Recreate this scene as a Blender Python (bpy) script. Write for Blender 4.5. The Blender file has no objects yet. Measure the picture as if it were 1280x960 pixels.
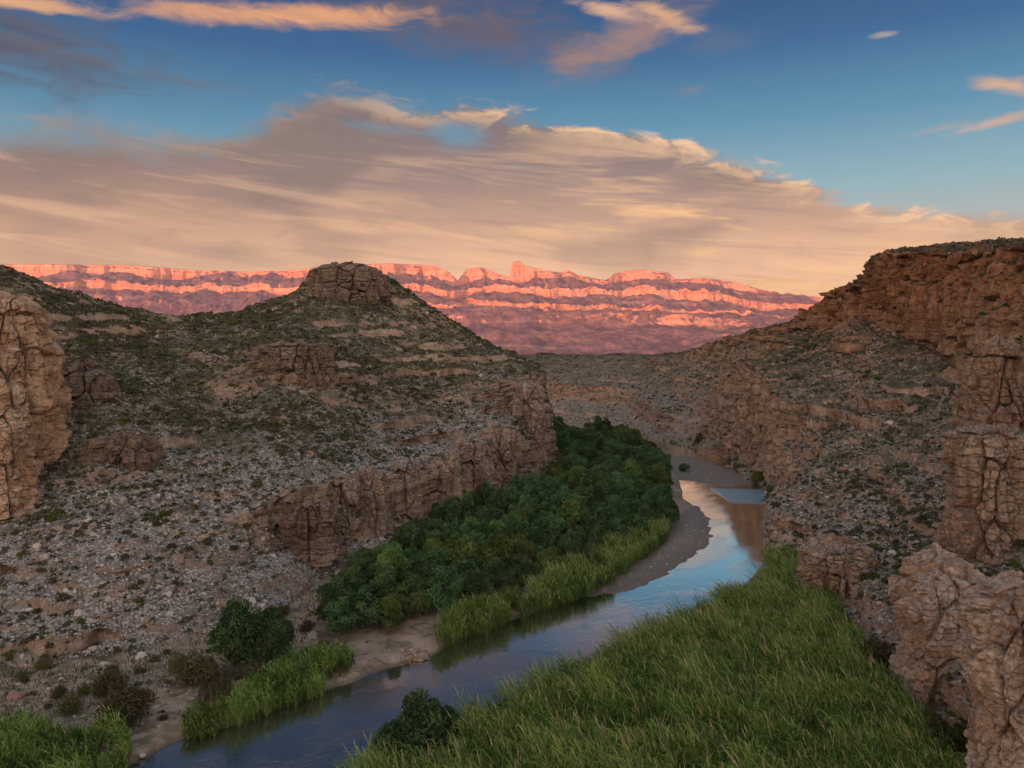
import bpy, math, random
import numpy as np
from mathutils import Vector, Matrix
from math import radians, sin, cos, pi, atan, tan

# ------------------------------------------------------------------ camera, world, sun, exposure
sc = bpy.context.scene
COL = sc.collection
CAM_H = 50.0
cam_d = bpy.data.cameras.new("camera")
cam = bpy.data.objects.new("camera", cam_d); COL.objects.link(cam)
cam.location = (0, 0, CAM_H); cam.rotation_euler = (radians(90), 0, 0)
cam_d.sensor_width = 36.0; cam_d.lens = 36.0 * 1000 / 1280
cam_d.shift_y = -48 / 1280
cam_d.clip_start = 0.5; cam_d.clip_end = 120000
sc.camera = cam
sc.view_settings.view_transform = 'Standard'; sc.view_settings.look = 'None'
sc.view_settings.exposure = 0.58; sc.view_settings.gamma = 1.0
sc.view_settings.use_curve_mapping = False
sc.cycles.max_bounces = 5; sc.cycles.diffuse_bounces = 3; sc.cycles.glossy_bounces = 2
sc.cycles.transmission_bounces = 2; sc.cycles.volume_bounces = 0; sc.cycles.transparent_max_bounces = 4
sc.cycles.use_denoising = True
sc.cycles.use_adaptive_sampling = True
sc.cycles.adaptive_threshold = 0.02

SUN_EL = radians(2.3)
SUN_AZ = radians(217)        # compass bearing of the sun, y is north: low behind the camera's left shoulder
HAZE_DENSITY = 1.8e-5

def lin(r, g, b):
    f = lambda c: (c / 255 / 12.92) if c / 255 <= 0.04045 else ((c / 255 + 0.055) / 1.055) ** 2.4
    return (f(r), f(g), f(b), 1.0)

class NT:
    """small node tree helper"""
    def __init__(s, t):
        s.t = t; t.nodes.clear()
    def n(s, kind, **kw):
        x = s.t.nodes.new(kind)
        for k, v in kw.items(): setattr(x, k, v)
        return x
    def put(s, sock, v):
        if v is None: return
        if isinstance(v, bpy.types.NodeSocket): s.t.links.new(v, sock)
        else:
            try: sock.default_value = v
            except Exception:
                sock.default_value = tuple(v)[:3]
    def m(s, op, a, b=None, c=None, clamp=False):
        x = s.n('ShaderNodeMath', operation=op, use_clamp=clamp)
        s.put(x.inputs[0], a); s.put(x.inputs[1], b); s.put(x.inputs[2], c)
        return x.outputs[0]
    def vm(s, op, a, b=None):
        x = s.n('ShaderNodeVectorMath', operation=op)
        s.put(x.inputs[0], a); s.put(x.inputs[1], b)
        return x.outputs[0]
    def mix(s, f, a, b, blend='MIX'):
        x = s.n('ShaderNodeMix', data_type='RGBA', blend_type=blend)
        s.put(x.inputs['Factor'], f) if False else s.put(x.inputs[0], f)
        s.put(x.inputs[6], a); s.put(x.inputs[7], b)
        return x.outputs[2]
    def ss(s, v, lo, hi, a=0.0, b=1.0):
        x = s.n('ShaderNodeMapRange', interpolation_type='SMOOTHSTEP')
        s.put(x.inputs[0], v); s.put(x.inputs[1], lo); s.put(x.inputs[2], hi); s.put(x.inputs[3], a); s.put(x.inputs[4], b)
        return x.outputs[0]
    def ramp(s, v, stops, interp='LINEAR'):
        x = s.n('ShaderNodeValToRGB'); s.put(x.inputs[0], v)
        r = x.color_ramp; r.interpolation = interp
        while len(r.elements) < len(stops): r.elements.new(0.5)
        for e, (p, c) in zip(r.elements, stops):
            e.position = p; e.color = c if len(c) == 4 else (*c, 1)
        return x.outputs[0]
    def noise(s, vec, scale, detail=4, rough=0.55, dist=0.0, out=0):
        x = s.n('ShaderNodeTexNoise'); s.put(x.inputs['Vector'], vec)
        x.inputs['Scale'].default_value = scale; x.inputs['Detail'].default_value = detail
        x.inputs['Roughness'].default_value = rough; x.inputs['Distortion'].default_value = dist
        return x.outputs[out]
    def xyz(s, a, b, c):
        x = s.n('ShaderNodeCombineXYZ'); s.put(x.inputs[0], a); s.put(x.inputs[1], b); s.put(x.inputs[2], c)
        return x.outputs[0]
    def sep(s, v):
        x = s.n('ShaderNodeSeparateXYZ'); s.put(x.inputs[0], v)
        return x.outputs

def sky_world():
    w = bpy.data.worlds.new("World"); sc.world = w; w.use_nodes = True
    T = NT(w.node_tree)
    d = T.sep(T.n('ShaderNodeTexCoord').outputs['Generated'])
    r = T.m('SQRT', T.m('ADD', T.m('MULTIPLY', d[0], d[0]), T.m('MULTIPLY', d[1], d[1])))
    r = T.m('MAXIMUM', r, 0.001)
    E = T.m('DIVIDE', d[2], r)                       # tangent of elevation
    A = T.m('ARCTAN2', d[0], d[1])                   # bearing, 0 = north (the view)
    def az(px): return atan((px - 640) / 1000)
    def el(px, py): return (432 - py) / 1000 * cos(az(px))
    # ---- clear sky
    Ee = T.m('DIVIDE', E, 1.0)
    east = T.ramp(Ee, [(0.0, lin(226, 160, 128)), (0.06, lin(244, 196, 158)), (0.12, lin(176, 180, 172)), (0.19, lin(134, 172, 182)),
                       (0.27, lin(80, 140, 168)), (0.36, lin(36, 98, 142)), (0.46, lin(20, 68, 112)), (0.62, lin(30, 78, 118)), (0.8, (0.36, 0.42, 0.52, 1)), (1.0, (0.50, 0.54, 0.60, 1))])
    leftdark = T.ss(A, 0.15, -0.65)
    east = T.mix(T.m('MULTIPLY', leftdark, 0.35), east, T.mix(1.0, east, (0.55, 0.68, 0.80, 1), 'MULTIPLY'))
    west = T.ramp(Ee, [(0.0, (5.2, 2.9, 1.55, 1)), (0.15, (4.4, 2.9, 2.0, 1)), (0.4, (2.3, 1.9, 1.65, 1)), (0.8, (0.62, 0.64, 0.68, 1)), (1.0, (0.50, 0.54, 0.60, 1))])
    back = T.ss(T.m('ABSOLUTE', A), 1.1, 2.5)
    sky = T.mix(back, east, west)
    # ---- cloud fields
    An = T.m('MULTIPLY_ADD', A, 0.5, 0.5, clamp=True)
    fc = T.n('ShaderNodeFloatCurve'); T.put(fc.inputs['Value'], An)
    cv = fc.mapping.curves[0]
    pts = [(-900, 190), (-300, 170), (0, 140), (100, 138), (200, 158), (300, 145), (370, 116), (430, 106), (480, 118), (600, 128), (700, 148), (800, 162),
           (900, 188), (1000, 215), (1080, 242), (1160, 250), (1280, 262), (1500, 290), (2400, 330)]
    P = [(min(max(az(x) * 0.5 + 0.5, 0), 1), el(x, y) * 2) for x, y in pts]
    cv.points[0].location = P[0]; cv.points[1].location = P[-1]
    for p in P[1:-1]: cv.points.new(*p)
    fc.mapping.update()
    top = T.m('MULTIPLY', fc.outputs[0], 0.5)
    # coordinates for wisps: nearly along the horizon, leaning a little
    Es = T.m('MULTIPLY_ADD', A, 0.10, E)
    wv = T.xyz(T.m('MULTIPLY', A, 1.9), T.m('MULTIPLY', Es, 15.0), 0.0)
    wv2 = T.xyz(T.m('MULTIPLY', A, 6.0), T.m('MULTIPLY', E, 14.0), 3.0)
    nA = T.noise(wv, 2.1, 8, 0.58, 0.7)
    nB = T.noise(wv2, 2.4, 6, 0.6, 0.6)
    nC = T.noise(wv2, 2.6, 7, 0.62, 0.7)
    nBig = T.noise(T.xyz(T.m('MULTIPLY', A, 1.6), T.m('MULTIPLY', E, 5.0), 7.0), 1.9, 3, 0.5, 0.3)
    edge = T.m('SUBTRACT', T.m('ADD', top, T.m('MULTIPLY', T.m('SUBTRACT', nB, 0.5), 0.075)), E)
    edge = T.m('ADD', edge, T.m('MULTIPLY', T.m('SUBTRACT', nA, 0.5), 0.06))
    deck = T.ss(edge, -0.004, T.m('MULTIPLY_ADD', T.ss(A, 0.1, -0.6), 0.035, 0.018))
    def blob(px, py, rx, ry, rot=0.0, soft=0.5, amt=0.9):
        """noise-edged patch of cloud centred on a direction"""
        a = T.m('SUBTRACT', A, az(px)); e = T.m('SUBTRACT', E, el(px, py))
        c, s_ = cos(rot), sin(rot)
        u = T.m('ADD', T.m('MULTIPLY', a, c), T.m('MULTIPLY', e, s_)); v = T.m('SUBTRACT', T.m('MULTIPLY', e, c), T.m('MULTIPLY', a, s_))
        u = T.m('DIVIDE', u, rx / 1000); v = T.m('DIVIDE', v, ry / 1000)
        q = T.m('SQRT', T.m('ADD', T.m('MULTIPLY', u, u), T.m('MULTIPLY', v, v)))
        q = T.m('ADD', q, T.m('MULTIPLY', T.m('SUBTRACT', nC, 0.5), 2.0))
        return T.m('MULTIPLY', T.ss(q, 1.15, 1.15 - soft - 0.5), amt)
    hole = blob(575, 168, 42, 22, 0.0, 0.6, 0.75)
    hole2 = blob(480, 160, 60, 9, -0.1, 0.5, 0.4)
    deck = T.m('MULTIPLY', deck, T.m('SUBTRACT', 1.0, hole, clamp=True), clamp=True)
    deck = T.m('MULTIPLY', deck, T.m('SUBTRACT', 1.0, hole2, clamp=True), clamp=True)
    # deck colours: warm and bright low down and on the right, grey brown towards the upper left
    low = T.ramp(T.m('MULTIPLY', E, 2.0), [(0.0, lin(255, 190, 150)), (0.12, lin(255, 202, 156)), (0.20, lin(238, 188, 146)), (0.30, lin(196, 156, 130)), (0.42, lin(146, 126, 118)), (0.56, lin(108, 102, 108)), (1.0, lin(86, 92, 102))])
    low = T.mix(T.m('MULTIPLY', T.ss(A, -0.05, -0.6), 0.42), low, T.mix(1.0, low, (0.58, 0.57, 0.58, 1), 'MULTIPLY'))
    warm = T.mix(T.ss(E, 0.08, 0.30), lin(255, 200, 132), lin(255, 204, 156))
    streak = T.m('MULTIPLY', T.ss(nA, 0.49, 0.66), T.m('MULTIPLY', T.ss(A, -0.4, 0.32, 0.14, 1.0), T.ss(E, 0.30, 0.17, 0.25, 1.0)))
    col = T.mix(T.m('MULTIPLY', streak, 0.85), low, warm)
    dk = T.m('MULTIPLY', T.ss(nBig, 0.46, 0.62), T.ss(E, 0.06, 0.18, 0.2, 0.75))
    col = T.mix(dk, col, lin(128, 114, 104))
    col = T.mix(T.m('MULTIPLY', T.ss(nC, 0.52, 0.72), 0.22), col, lin(124, 110, 106))
    fs = T.noise(T.xyz(T.m('MULTIPLY', A, 3.2), T.m('MULTIPLY', Es, 42.0), 5.0), 1.3, 7, 0.62, 0.8)
    col = T.mix(T.m('MULTIPLY', T.ss(fs, 0.50, 0.68), 0.30), col, lin(134, 112, 112))
    col = T.mix(T.m('MULTIPLY', T.ss(fs, 0.47, 0.30), T.ss(E, 0.32, 0.1, 0.08, 0.38)), col, lin(255, 202, 156))
    rim = T.m('MULTIPLY', T.ss(edge, 0.05, 0.008), T.m('MULTIPLY', T.ss(nB, 0.42, 0.62), T.ss(A, -0.35, 0.05, 0.25, 1.0)))
    col = T.mix(T.m('MULTIPLY', rim, 0.85), col, lin(255, 208, 160))
    sky = T.mix(T.m('MULTIPLY', deck, T.ss(back, 1.0, 0.2, 0.0, 1.0)), sky, col)
    # upper clouds
    for args, c in (((0, 50, 190, 60, -0.12, 0.9, 0.95), lin(74, 70, 74)), ((200, 95, 120, 10, -0.1, 0.6, 0.45), lin(96, 104, 118)),
                    ((590, 32, 230, 55, -0.16, 0.9, 0.95), lin(96, 84, 90)),
                    ((345, 19, 230, 17, 0.07, 0.6, 0.98), lin(230, 164, 112)), ((20, 2, 90, 10, 0.05, 0.5, 0.9), lin(240, 178, 120)),
                    ((790, 42, 130, 34, 0.35, 0.9, 0.85), lin(170, 132, 112)), ((835, 22, 55, 15, -0.5, 0.6, 0.9), lin(240, 182, 124)), ((755, 12, 50, 12, -0.3, 0.6, 0.8), lin(236, 184, 140)),
                    ((900, 50, 60, 22, 0.0, 0.8, 0.35), lin(116, 116, 126)), ((865, 112, 30, 8, 0.0, 0.6, 0.5), lin(130, 124, 132)),
                    ((1107, 43, 20, 5, 0.0, 0.5, 0.7), lin(196, 172, 160)), ((1265, 108, 40, 12, -0.3, 0.6, 0.85), lin(240, 184, 136)), ((1255, 150, 60, 7, 0.15, 0.6, 0.8), lin(226, 180, 150)),
                    ((1180, 160, 60, 5, 0.1, 0.6, 0.4), lin(180, 160, 150))):
        b = blob(*args)
        sky = T.mix(b, sky, T.mix(T.m('MULTIPLY', T.ss(nA, 0.62, 0.40), 0.30), c, lin(120, 110, 116)))
    # ---- physical sky underneath for the light of the whole dome
    nish = T.n('ShaderNodeTexSky', sky_type='NISHITA', sun_disc=False)
    nish.sun_elevation = SUN_EL; nish.sun_rotation = SUN_AZ; nish.altitude = 600; nish.dust_density = 1.5
    b1 = T.n('ShaderNodeBackground'); T.put(b1.inputs[0], nish.outputs[0]); b1.inputs[1].default_value = 0.006
    b2 = T.n('ShaderNodeBackground'); T.put(b2.inputs[0], sky); b2.inputs[1].default_value = 0.74
    ad = T.n('ShaderNodeAddShader'); T.t.links.new(b1.outputs[0], ad.inputs[0]); T.t.links.new(b2.outputs[0], ad.inputs[1])
    o = T.n('ShaderNodeOutputWorld'); T.t.links.new(ad.outputs[0], o.inputs[0])
    w.cycles.sampling_method = 'MANUAL'; w.cycles.sample_map_resolution = 512
sky_world()

sun_d = bpy.data.lights.new("sun", 'SUN'); sun_d.energy = 5.0; sun_d.angle = radians(0.5); sun_d.color = (1.0, 0.34, 0.16)
sun = bpy.data.objects.new("sun", sun_d); COL.objects.link(sun)
_toward = Vector((sin(SUN_AZ) * cos(SUN_EL), cos(SUN_AZ) * cos(SUN_EL), sin(SUN_EL)))
sun.rotation_euler = _toward.to_track_quat('Z', 'Y').to_euler()
sun.location = _toward * 500

# ------------------------------------------------------------------ numpy noise
def _hash(ix, iy, iz, seed):
    with np.errstate(over='ignore'):
        h = (ix.astype(np.uint32) * np.uint32(374761393) + iy.astype(np.uint32) * np.uint32(668265263)
             + iz.astype(np.uint32) * np.uint32(2147483647 - 1274126177) + np.uint32((seed * 3266489917 + 12345) & 0xffffffff))
        h = (h ^ (h >> np.uint32(13))) * np.uint32(1274126177)
        h = (h ^ (h >> np.uint32(15))) * np.uint32(2246822519)
        h = h ^ (h >> np.uint32(16))
    return h.astype(np.float64) / 4294967295.0

def vnoise(P, seed=0):
    i = np.floor(P).astype(np.int64); f = P - i; f = f * f * f * (f * (f * 6 - 15) + 10)
    out = 0
    for dx in (0, 1):
        wx = f[..., 0] if dx else 1 - f[..., 0]
        for dy in (0, 1):
            wy = f[..., 1] if dy else 1 - f[..., 1]
            for dz in (0, 1):
                wz = f[..., 2] if dz else 1 - f[..., 2]
                out = out + wx * wy * wz * _hash(i[..., 0] + dx, i[..., 1] + dy, i[..., 2] + dz, seed)
    return out * 2 - 1

def fbm(P, octv=4, seed=0, gain=0.5, ridged=False):
    o = 0; a = 1.0; t = 0
    for k in range(octv):
        v = vnoise(P * (2.03 ** k) + 17.3 * k, seed + k)
        if ridged: v = 1 - 2 * np.abs(v)
        o = o + a * v; t += a; a *= gain
    return o / t

def worley(P, seed=0):
    i = np.floor(P).astype(np.int64)
    f1 = np.full(P.shape[:-1], 9.0); f2 = f1.copy(); cid = np.zeros(P.shape[:-1]); off = np.zeros(P.shape)
    for dx in (-1, 0, 1):
        for dy in (-1, 0, 1):
            for dz in (-1, 0, 1):
                c = (i[..., 0] + dx, i[..., 1] + dy, i[..., 2] + dz)
                q = np.stack([c[0] + _hash(*c, seed), c[1] + _hash(*c, seed + 1), c[2] + _hash(*c, seed + 2)], -1)
                dd = ((q - P) ** 4).sum(-1) ** 0.25; hid = _hash(*c, seed + 5)
                nearer = dd < f1; off = np.where(nearer[..., None], P - q, off)
                f2 = np.where(nearer, f1, np.minimum(f2, dd)); cid = np.where(nearer, hid, cid); f1 = np.where(nearer, dd, f1)
    a = cid * 6.2832 * 7; tilt = off[..., 0] * np.cos(a) + off[..., 1] * np.sin(a) + off[..., 2] * np.cos(a * 3.1) * 0.9
    return f1, f2, cid, tilt

def sstep(x, a, b):
    t = np.clip((x - a) / (b - a), 0, 1); return t * t * (3 - 2 * t)

def W(px, py, Y):
    """a point seen in direction (px, py) at forward distance Y, in metres"""
    return np.array([(px - 640) / 1000 * Y, Y, CAM_H - (py - 432) / 1000 * Y])

def proj(P):
    Y = np.maximum(P[..., 1], 1e-3)
    return 640 + P[..., 0] / Y * 1000, 432 + (CAM_H - P[..., 2]) / Y * 1000

def rock_disp(P, s=1.0, seed=0):
    """outward offset in metres for bedded, jointed rock"""
    wp = np.stack([fbm(P / (9 * s), 2, seed + 40), fbm(P / (9 * s), 2, seed + 41), fbm(P / (9 * s), 2, seed + 42)], -1)
    q = (P + wp * 0.7 * s) / (np.array([4.8, 4.8, 11.0]) * s)
    f1, f2, cid, tl = worley(q, seed + 3)
    crack = 1 - sstep(f2 - f1, 0.0, 0.09)
    q2 = (P + wp * 0.22 * s) / (np.array([2.3, 2.3, 2.0]) * s)
    g1, g2, cid2, tl2 = worley(q2, seed + 9)
    crack2 = 1 - sstep(g2 - g1, 0.0, 0.10)
    zz = P[..., 2] / (2.1 * s) + 0.35 * vnoise(P / (40 * s), seed + 50)
    b = np.floor(zz); fr = zz - b
    bed = _hash(b.astype(np.int64), b.astype(np.int64) * 0, b.astype(np.int64) * 0, seed + 60) * sstep(vnoise(P / (16 * s), seed + 61), -0.6, 0.5)
    groove = np.exp(-((np.minimum(fr, 1 - fr) / 0.07) ** 2))
    col = fbm(P / (np.array([6.5, 6.5, 40.0]) * s), 3, seed + 75, 0.55, ridged=True)
    return s * (1.3 * fbm(P / (17 * s), 2, seed + 70) + 1.7 * (col - 0.2) + 2.1 * (cid - 0.5) + 1.5 * tl - 1.5 * crack + 0.75 * (cid2 - 0.5) + 0.55 * tl2 - 0.40 * crack2
                + 0.5 * (bed - 0.4) / s - 0.22 * groove / s + 0.22 * fbm(P / (1.3 * s), 4, seed + 80))

# ------------------------------------------------------------------ mesh plumbing
def new_mesh(name, V, F, mats, smooth=True, attrs=None, midx=None):
    V = np.asarray(V, np.float32); F = np.asarray(F, np.int32); k = F.shape[1]
    me = bpy.data.meshes.new(name)
    me.vertices.add(len(V)); me.vertices.foreach_set("co", V.ravel())
    me.loops.add(F.size); me.loops.foreach_set("vertex_index", F.ravel())
    me.polygons.add(len(F)); me.polygons.foreach_set("loop_start", np.arange(0, F.size, k, dtype=np.int32))
    try: me.polygons.foreach_set("loop_total", np.full(len(F), k, np.int32))
    except Exception: pass
    me.polygons.foreach_set("use_smooth", np.full(len(F), smooth, bool))
    for m in (mats if isinstance(mats, (list, tuple)) else [mats]): me.materials.append(m)
    if midx is not None: me.polygons.foreach_set("material_index", np.asarray(midx, np.int32))
    for an, av in (attrs or {}).items():
        a = me.attributes.new(an, 'FLOAT', 'POINT'); a.data.foreach_set("value", np.asarray(av, np.float32).ravel())
    me.update(calc_edges=True)
    return me

def link(name, me, parent=None, **props):
    o = bpy.data.objects.new(name, me); COL.objects.link(o)
    if parent is not None: o.parent = parent
    for k, v in props.items(): o[k] = v
    return o

def grid_faces(nu, nv):
    i = np.arange(nu - 1)[:, None] * nv + np.arange(nv - 1)[None, :]
    return np.stack([i, i + nv, i + nv + 1, i + 1], -1).reshape(-1, 4)

def gsmooth(G, axis, sig):
    r = int(sig * 3) + 1; k = np.exp(-0.5 * (np.arange(-r, r + 1) / sig) ** 2); k /= k.sum()
    n = G.shape[axis]; out = 0
    idx = np.arange(n)
    for o, w in zip(range(-r, r + 1), k):
        out = out + w * np.take(G, np.clip(idx + o, 0, n - 1), axis=axis)
    return out

def grid_normals(G):
    du = np.gradient(G, axis=0); dv = np.gradient(G, axis=1)
    n = np.cross(du, dv); n /= np.maximum(np.linalg.norm(n, axis=-1, keepdims=True), 1e-9)
    return n

def loft(stations, nu, vseg, su=6, sv=2.5, uw=None):
    """stations: list of rows of 3-D points; nu samples along, vseg samples per gap across"""
    S = np.array(stations, float)
    if uw is None:
        d = []
        for a, b in zip(S[:-1], S[1:]):
            d.append(np.median(np.linalg.norm((a - b), axis=-1) / np.maximum(np.abs((a + b) / 2)[:, 1], 40)))
        uw = np.maximum(d, 0.02)
    cu = np.concatenate([[0], np.cumsum(uw)]); cu /= cu[-1]
    u = np.linspace(0, 1, nu)
    R = np.empty((nu, S.shape[1], 3))
    for k in range(S.shape[1]):
        for c in range(3): R[:, k, c] = np.interp(u, cu, S[:, k, c])
    R = gsmooth(R, 0, su)
    cvn = np.concatenate([[0], np.cumsum(vseg)]); v = np.arange(cvn[-1] + 1)
    G = np.empty((nu, len(v), 3))
    k = np.clip(np.searchsorted(cvn, v, side='right') - 1, 0, len(vseg) - 1)
    f = ((v - cvn[k]) / np.array(vseg)[k])[None, :, None]
    G = R[:, k] * (1 - f) + R[:, k + 1] * f
    return gsmooth(G, 1, sv), v

def rough_terrain(G, seed, amp=1.0, cliff_s=1.0, terr=0.6, keep=None, cliff_lo=0.66, cliff_hi=0.42):
    N = grid_normals(G)
    # low frequency first: spurs and gullies
    g = 2.4 * fbm(G / 28, 3, seed) * amp
    G = G + N * g[..., None] * (1 if keep is None else keep[..., None])
    N = grid_normals(G); nz = np.abs(N[..., 2])
    cm = sstep(-nz, -cliff_lo, -cliff_hi)
    # terraces on the slopes
    h = 4.3; zz = G[..., 2] / h + 0.35 * fbm(G / 30, 2, seed + 5); b = np.floor(zz); fr = zz - b
    ter = (b + sstep(fr, 0.40, 0.60)) - zz
    tm = sstep(fbm(G / np.array([26, 26, 7.]), 3, seed + 7), 0.08, 0.34) * terr * (1 - cm)
    G = G.copy(); G[..., 2] += ter * h * tm * (1 if keep is None else keep)
    NN = grid_normals(gsmooth(gsmooth(G, 0, 2), 1, 2)); nz2 = np.abs(NN[..., 2])
    cm = np.maximum(cm, sstep(-nz2, -0.70, -0.5))
    # rock faces
    sel = cm > 0.02
    if sel.any():
        d = np.zeros(G.shape[:2])
        if isinstance(cliff_s, tuple):
            for s_, hi_ in ((cliff_s[0], False), (cliff_s[1], True)):
                k_ = sel & ((G[..., 2] > cliff_s[2]) == hi_)
                d[k_] = rock_disp(G[k_], s_, seed + 11)
        else: d[sel] = rock_disp(G[sel], cliff_s, seed + 11)
        H = NN.copy(); H[..., 2] *= 0.25; H /= np.maximum(np.linalg.norm(H, axis=-1, keepdims=True), 1e-6)
        G = G + H * (d * cm)[..., None]
    sl = 1.0 * fbm(G / 7.5, 4, seed + 20, 0.55) + 0.5 * sstep(fbm(G / 4, 3, seed + 23), 0.1, 0.3) + 0.40 * fbm(G / 1.7, 3, seed + 21)
    G = G + N * (sl * (1 - cm) * amp)[..., None]
    return G

# ------------------------------------------------------------------ materials
def attr(T, name, out='Fac'):
    a = T.n('ShaderNodeAttribute'); a.attribute_name = name
    return a.outputs[out]

def finish(T, color, rough=0.9, bump=None, bstr=0.4, bdist=0.3, spec=0.15, trans=0.0):
    p = T.n('ShaderNodeBsdfPrincipled')
    T.put(p.inputs['Base Color'], color); T.put(p.inputs['Roughness'], rough); T.put(p.inputs['Specular IOR Level'], spec)
    if bump is not None:
        b = T.n('ShaderNodeBump'); b.inputs['Strength'].default_value = bstr; b.inputs['Distance'].default_value = bdist
        T.put(b.inputs['Height'], bump); T.t.links.new(b.outputs[0], p.inputs['Normal'])
    o = T.n('ShaderNodeOutputMaterial')
    if trans > 0:
        t = T.n('ShaderNodeBsdfTranslucent'); T.put(t.inputs[0], color)
        mx = T.n('ShaderNodeMixShader'); mx.inputs[0].default_value = trans
        T.t.links.new(p.outputs[0], mx.inputs[1]); T.t.links.new(t.outputs[0], mx.inputs[2]); T.t.links.new(mx.outputs[0], o.inputs[0])
    else: T.t.links.new(p.outputs[0], o.inputs[0])
    return p

def mat(name):
    m = bpy.data.materials.new(name); m.use_nodes = True
    return m, NT(m.node_tree)

def rock_material(name, rocks, gravel, scale=1.0, redtop=None, gravel_amt=1.0, lichen=(0.060, 0.058, 0.030, 1)):
    """rocks: three colours light / mid / dark; gravel: three colours"""
    m, T = mat(name)
    geo = T.n('ShaderNodeNewGeometry'); pos = geo.outputs['Position']; p = T.sep(pos); nz = T.sep(geo.outputs['Normal'])[2]
    n0 = T.noise(pos, 0.06 * scale, 4, 0.55)
    zw = T.m('MULTIPLY_ADD', n0, 7.0 / scale, p[2])
    strata = T.noise(T.xyz(T.m('MULTIPLY', p[0], 0.03), T.m('MULTIPLY', p[1], 0.03), T.m('MULTIPLY', zw, 0.55)), 1.0 * scale, 5, 0.62)
    stain = T.noise(T.xyz(T.m('MULTIPLY', p[0], 0.55), T.m('MULTIPLY', p[1], 0.55), T.m('MULTIPLY', p[2], 0.07)), 1.0 * scale, 5, 0.6, 0.6)
    patch = T.noise(pos, 0.11 * scale, 5, 0.6, 0.8)
    fine = T.noise(pos, 2.2 * scale, 7, 0.68)
    c = T.mix(T.ss(strata, 0.38, 0.62), rocks[1], rocks[0])
    c = T.mix(T.m('MULTIPLY', T.ss(patch, 0.46, 0.62), 0.75), c, rocks[2])
    c = T.mix(T.m('MULTIPLY', T.ss(stain, 0.50, 0.68), 0.60), c, T.mix(1.0, rocks[2], (0.45, 0.42, 0.42, 1), 'MULTIPLY'))
    c = T.mix(T.m('MULTIPLY', T.ss(stain, 0.44, 0.30), 0.40), c, T.mix(1.0, c, (1.6, 1.65, 1.7, 1), 'MULTIPLY'))
    c = T.mix(T.ss(fine, 0.30, 0.72, 0.0, 1.0), T.mix(1.0, c, (0.62, 0.60, 0.58, 1), 'MULTIPLY'), T.mix(1.0, c, (1.25, 1.22, 1.2, 1), 'MULTIPLY'))
    # gravel, cobbles and dry litter on the slopes
    g1 = T.noise(pos, 1.1 * scale, 8, 0.72); g2 = T.noise(pos, 0.16 * scale, 4, 0.6, 0.5)
    vor = T.n('ShaderNodeTexVoronoi'); T.put(vor.inputs['Vector'], pos); vor.inputs['Scale'].default_value = 2.6 * scale
    vc = T.sep(vor.outputs['Color'])[0]
    g = T.mix(T.ss(g1, 0.36, 0.62), gravel[2], gravel[0])
    g = T.mix(T.m('MULTIPLY', T.ss(vc, 0.60, 0.95), 0.75), g, gravel[1])
    g = T.mix(T.m('MULTIPLY', T.ss(g2, 0.50, 0.64), 0.55), g, T.mix(1.0, gravel[2], (1.0, 0.92, 0.8, 1), 'MULTIPLY'))
    g = T.mix(T.m('MULTIPLY', attr(T, 'veg'), 0.75), g, T.mix(1.0, g, (0.60, 0.53, 0.38, 1), 'MULTIPLY'))
    litter = T.m('MULTIPLY_ADD', T.m('SUBTRACT', g2, 0.5), 0.8, T.noise(pos, 0.55 * scale, 6, 0.7, 1.0))
    g = T.mix(T.m('MULTIPLY', T.ss(litter, 0.42, 0.56), attr(T, 'veg')), g, lichen)
    f = T.ss(T.m('MULTIPLY_ADD', T.m('SUBTRACT', g1, 0.5), 0.35, nz), 0.58, 0.78)
    c = T.mix(T.m('MULTIPLY', f, gravel_amt), c, g)
    if redtop:
        zlo, zhi, tint = redtop
        c = T.mix(T.ss(T.m('MULTIPLY_ADD', n0, 16.0, p[2]), zlo + 8, zhi + 8), c, T.mix(1.0, c, tint, 'MULTIPLY'))
    h = T.m('ADD', T.m('MULTIPLY', fine, 0.6), T.m('ADD', T.m('MULTIPLY', g1, 0.8), T.m('MULTIPLY', T.m('SUBTRACT', 1.0, vor.outputs['Distance']), T.m('MULTIPLY', f, 0.35))))
    finish(T, c, 0.92, h, 0.75, 0.45 / scale)
    return m

TAN = ((0.31, 0.245, 0.195, 1), (0.22, 0.168, 0.13, 1), (0.16, 0.112, 0.085, 1))
GREY_GRAVEL = ((0.225, 0.208, 0.20, 1), (0.46, 0.45, 0.455, 1), (0.085, 0.074, 0.066, 1))
M_left = rock_material("limestone_hill", TAN, GREY_GRAVEL)
M_right = rock_material("red_limestone", ((0.35, 0.265, 0.20, 1), (0.27, 0.185, 0.135, 1), (0.21, 0.13, 0.09, 1)),
                        ((0.21, 0.18, 0.155, 1), (0.42, 0.385, 0.36, 1), (0.08, 0.063, 0.05, 1)), redtop=(38, 70, (0.84, 0.60, 0.45, 1)))
M_pale = rock_material("pale_limestone", ((0.46, 0.36, 0.29, 1), (0.36, 0.27, 0.21, 1), (0.29, 0.18, 0.12, 1)), GREY_GRAVEL, gravel_amt=0.5)
M_dark = rock_material("dark_weathered_limestone", ((0.19, 0.145, 0.11, 1), (0.135, 0.10, 0.075, 1), (0.10, 0.068, 0.05, 1)), GREY_GRAVEL, gravel_amt=0.3)
M_leftpillar = rock_material("ochre_limestone", ((0.42, 0.32, 0.23, 1), (0.33, 0.225, 0.15, 1), (0.22, 0.125, 0.07, 1)), GREY_GRAVEL, gravel_amt=0.4)

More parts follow.
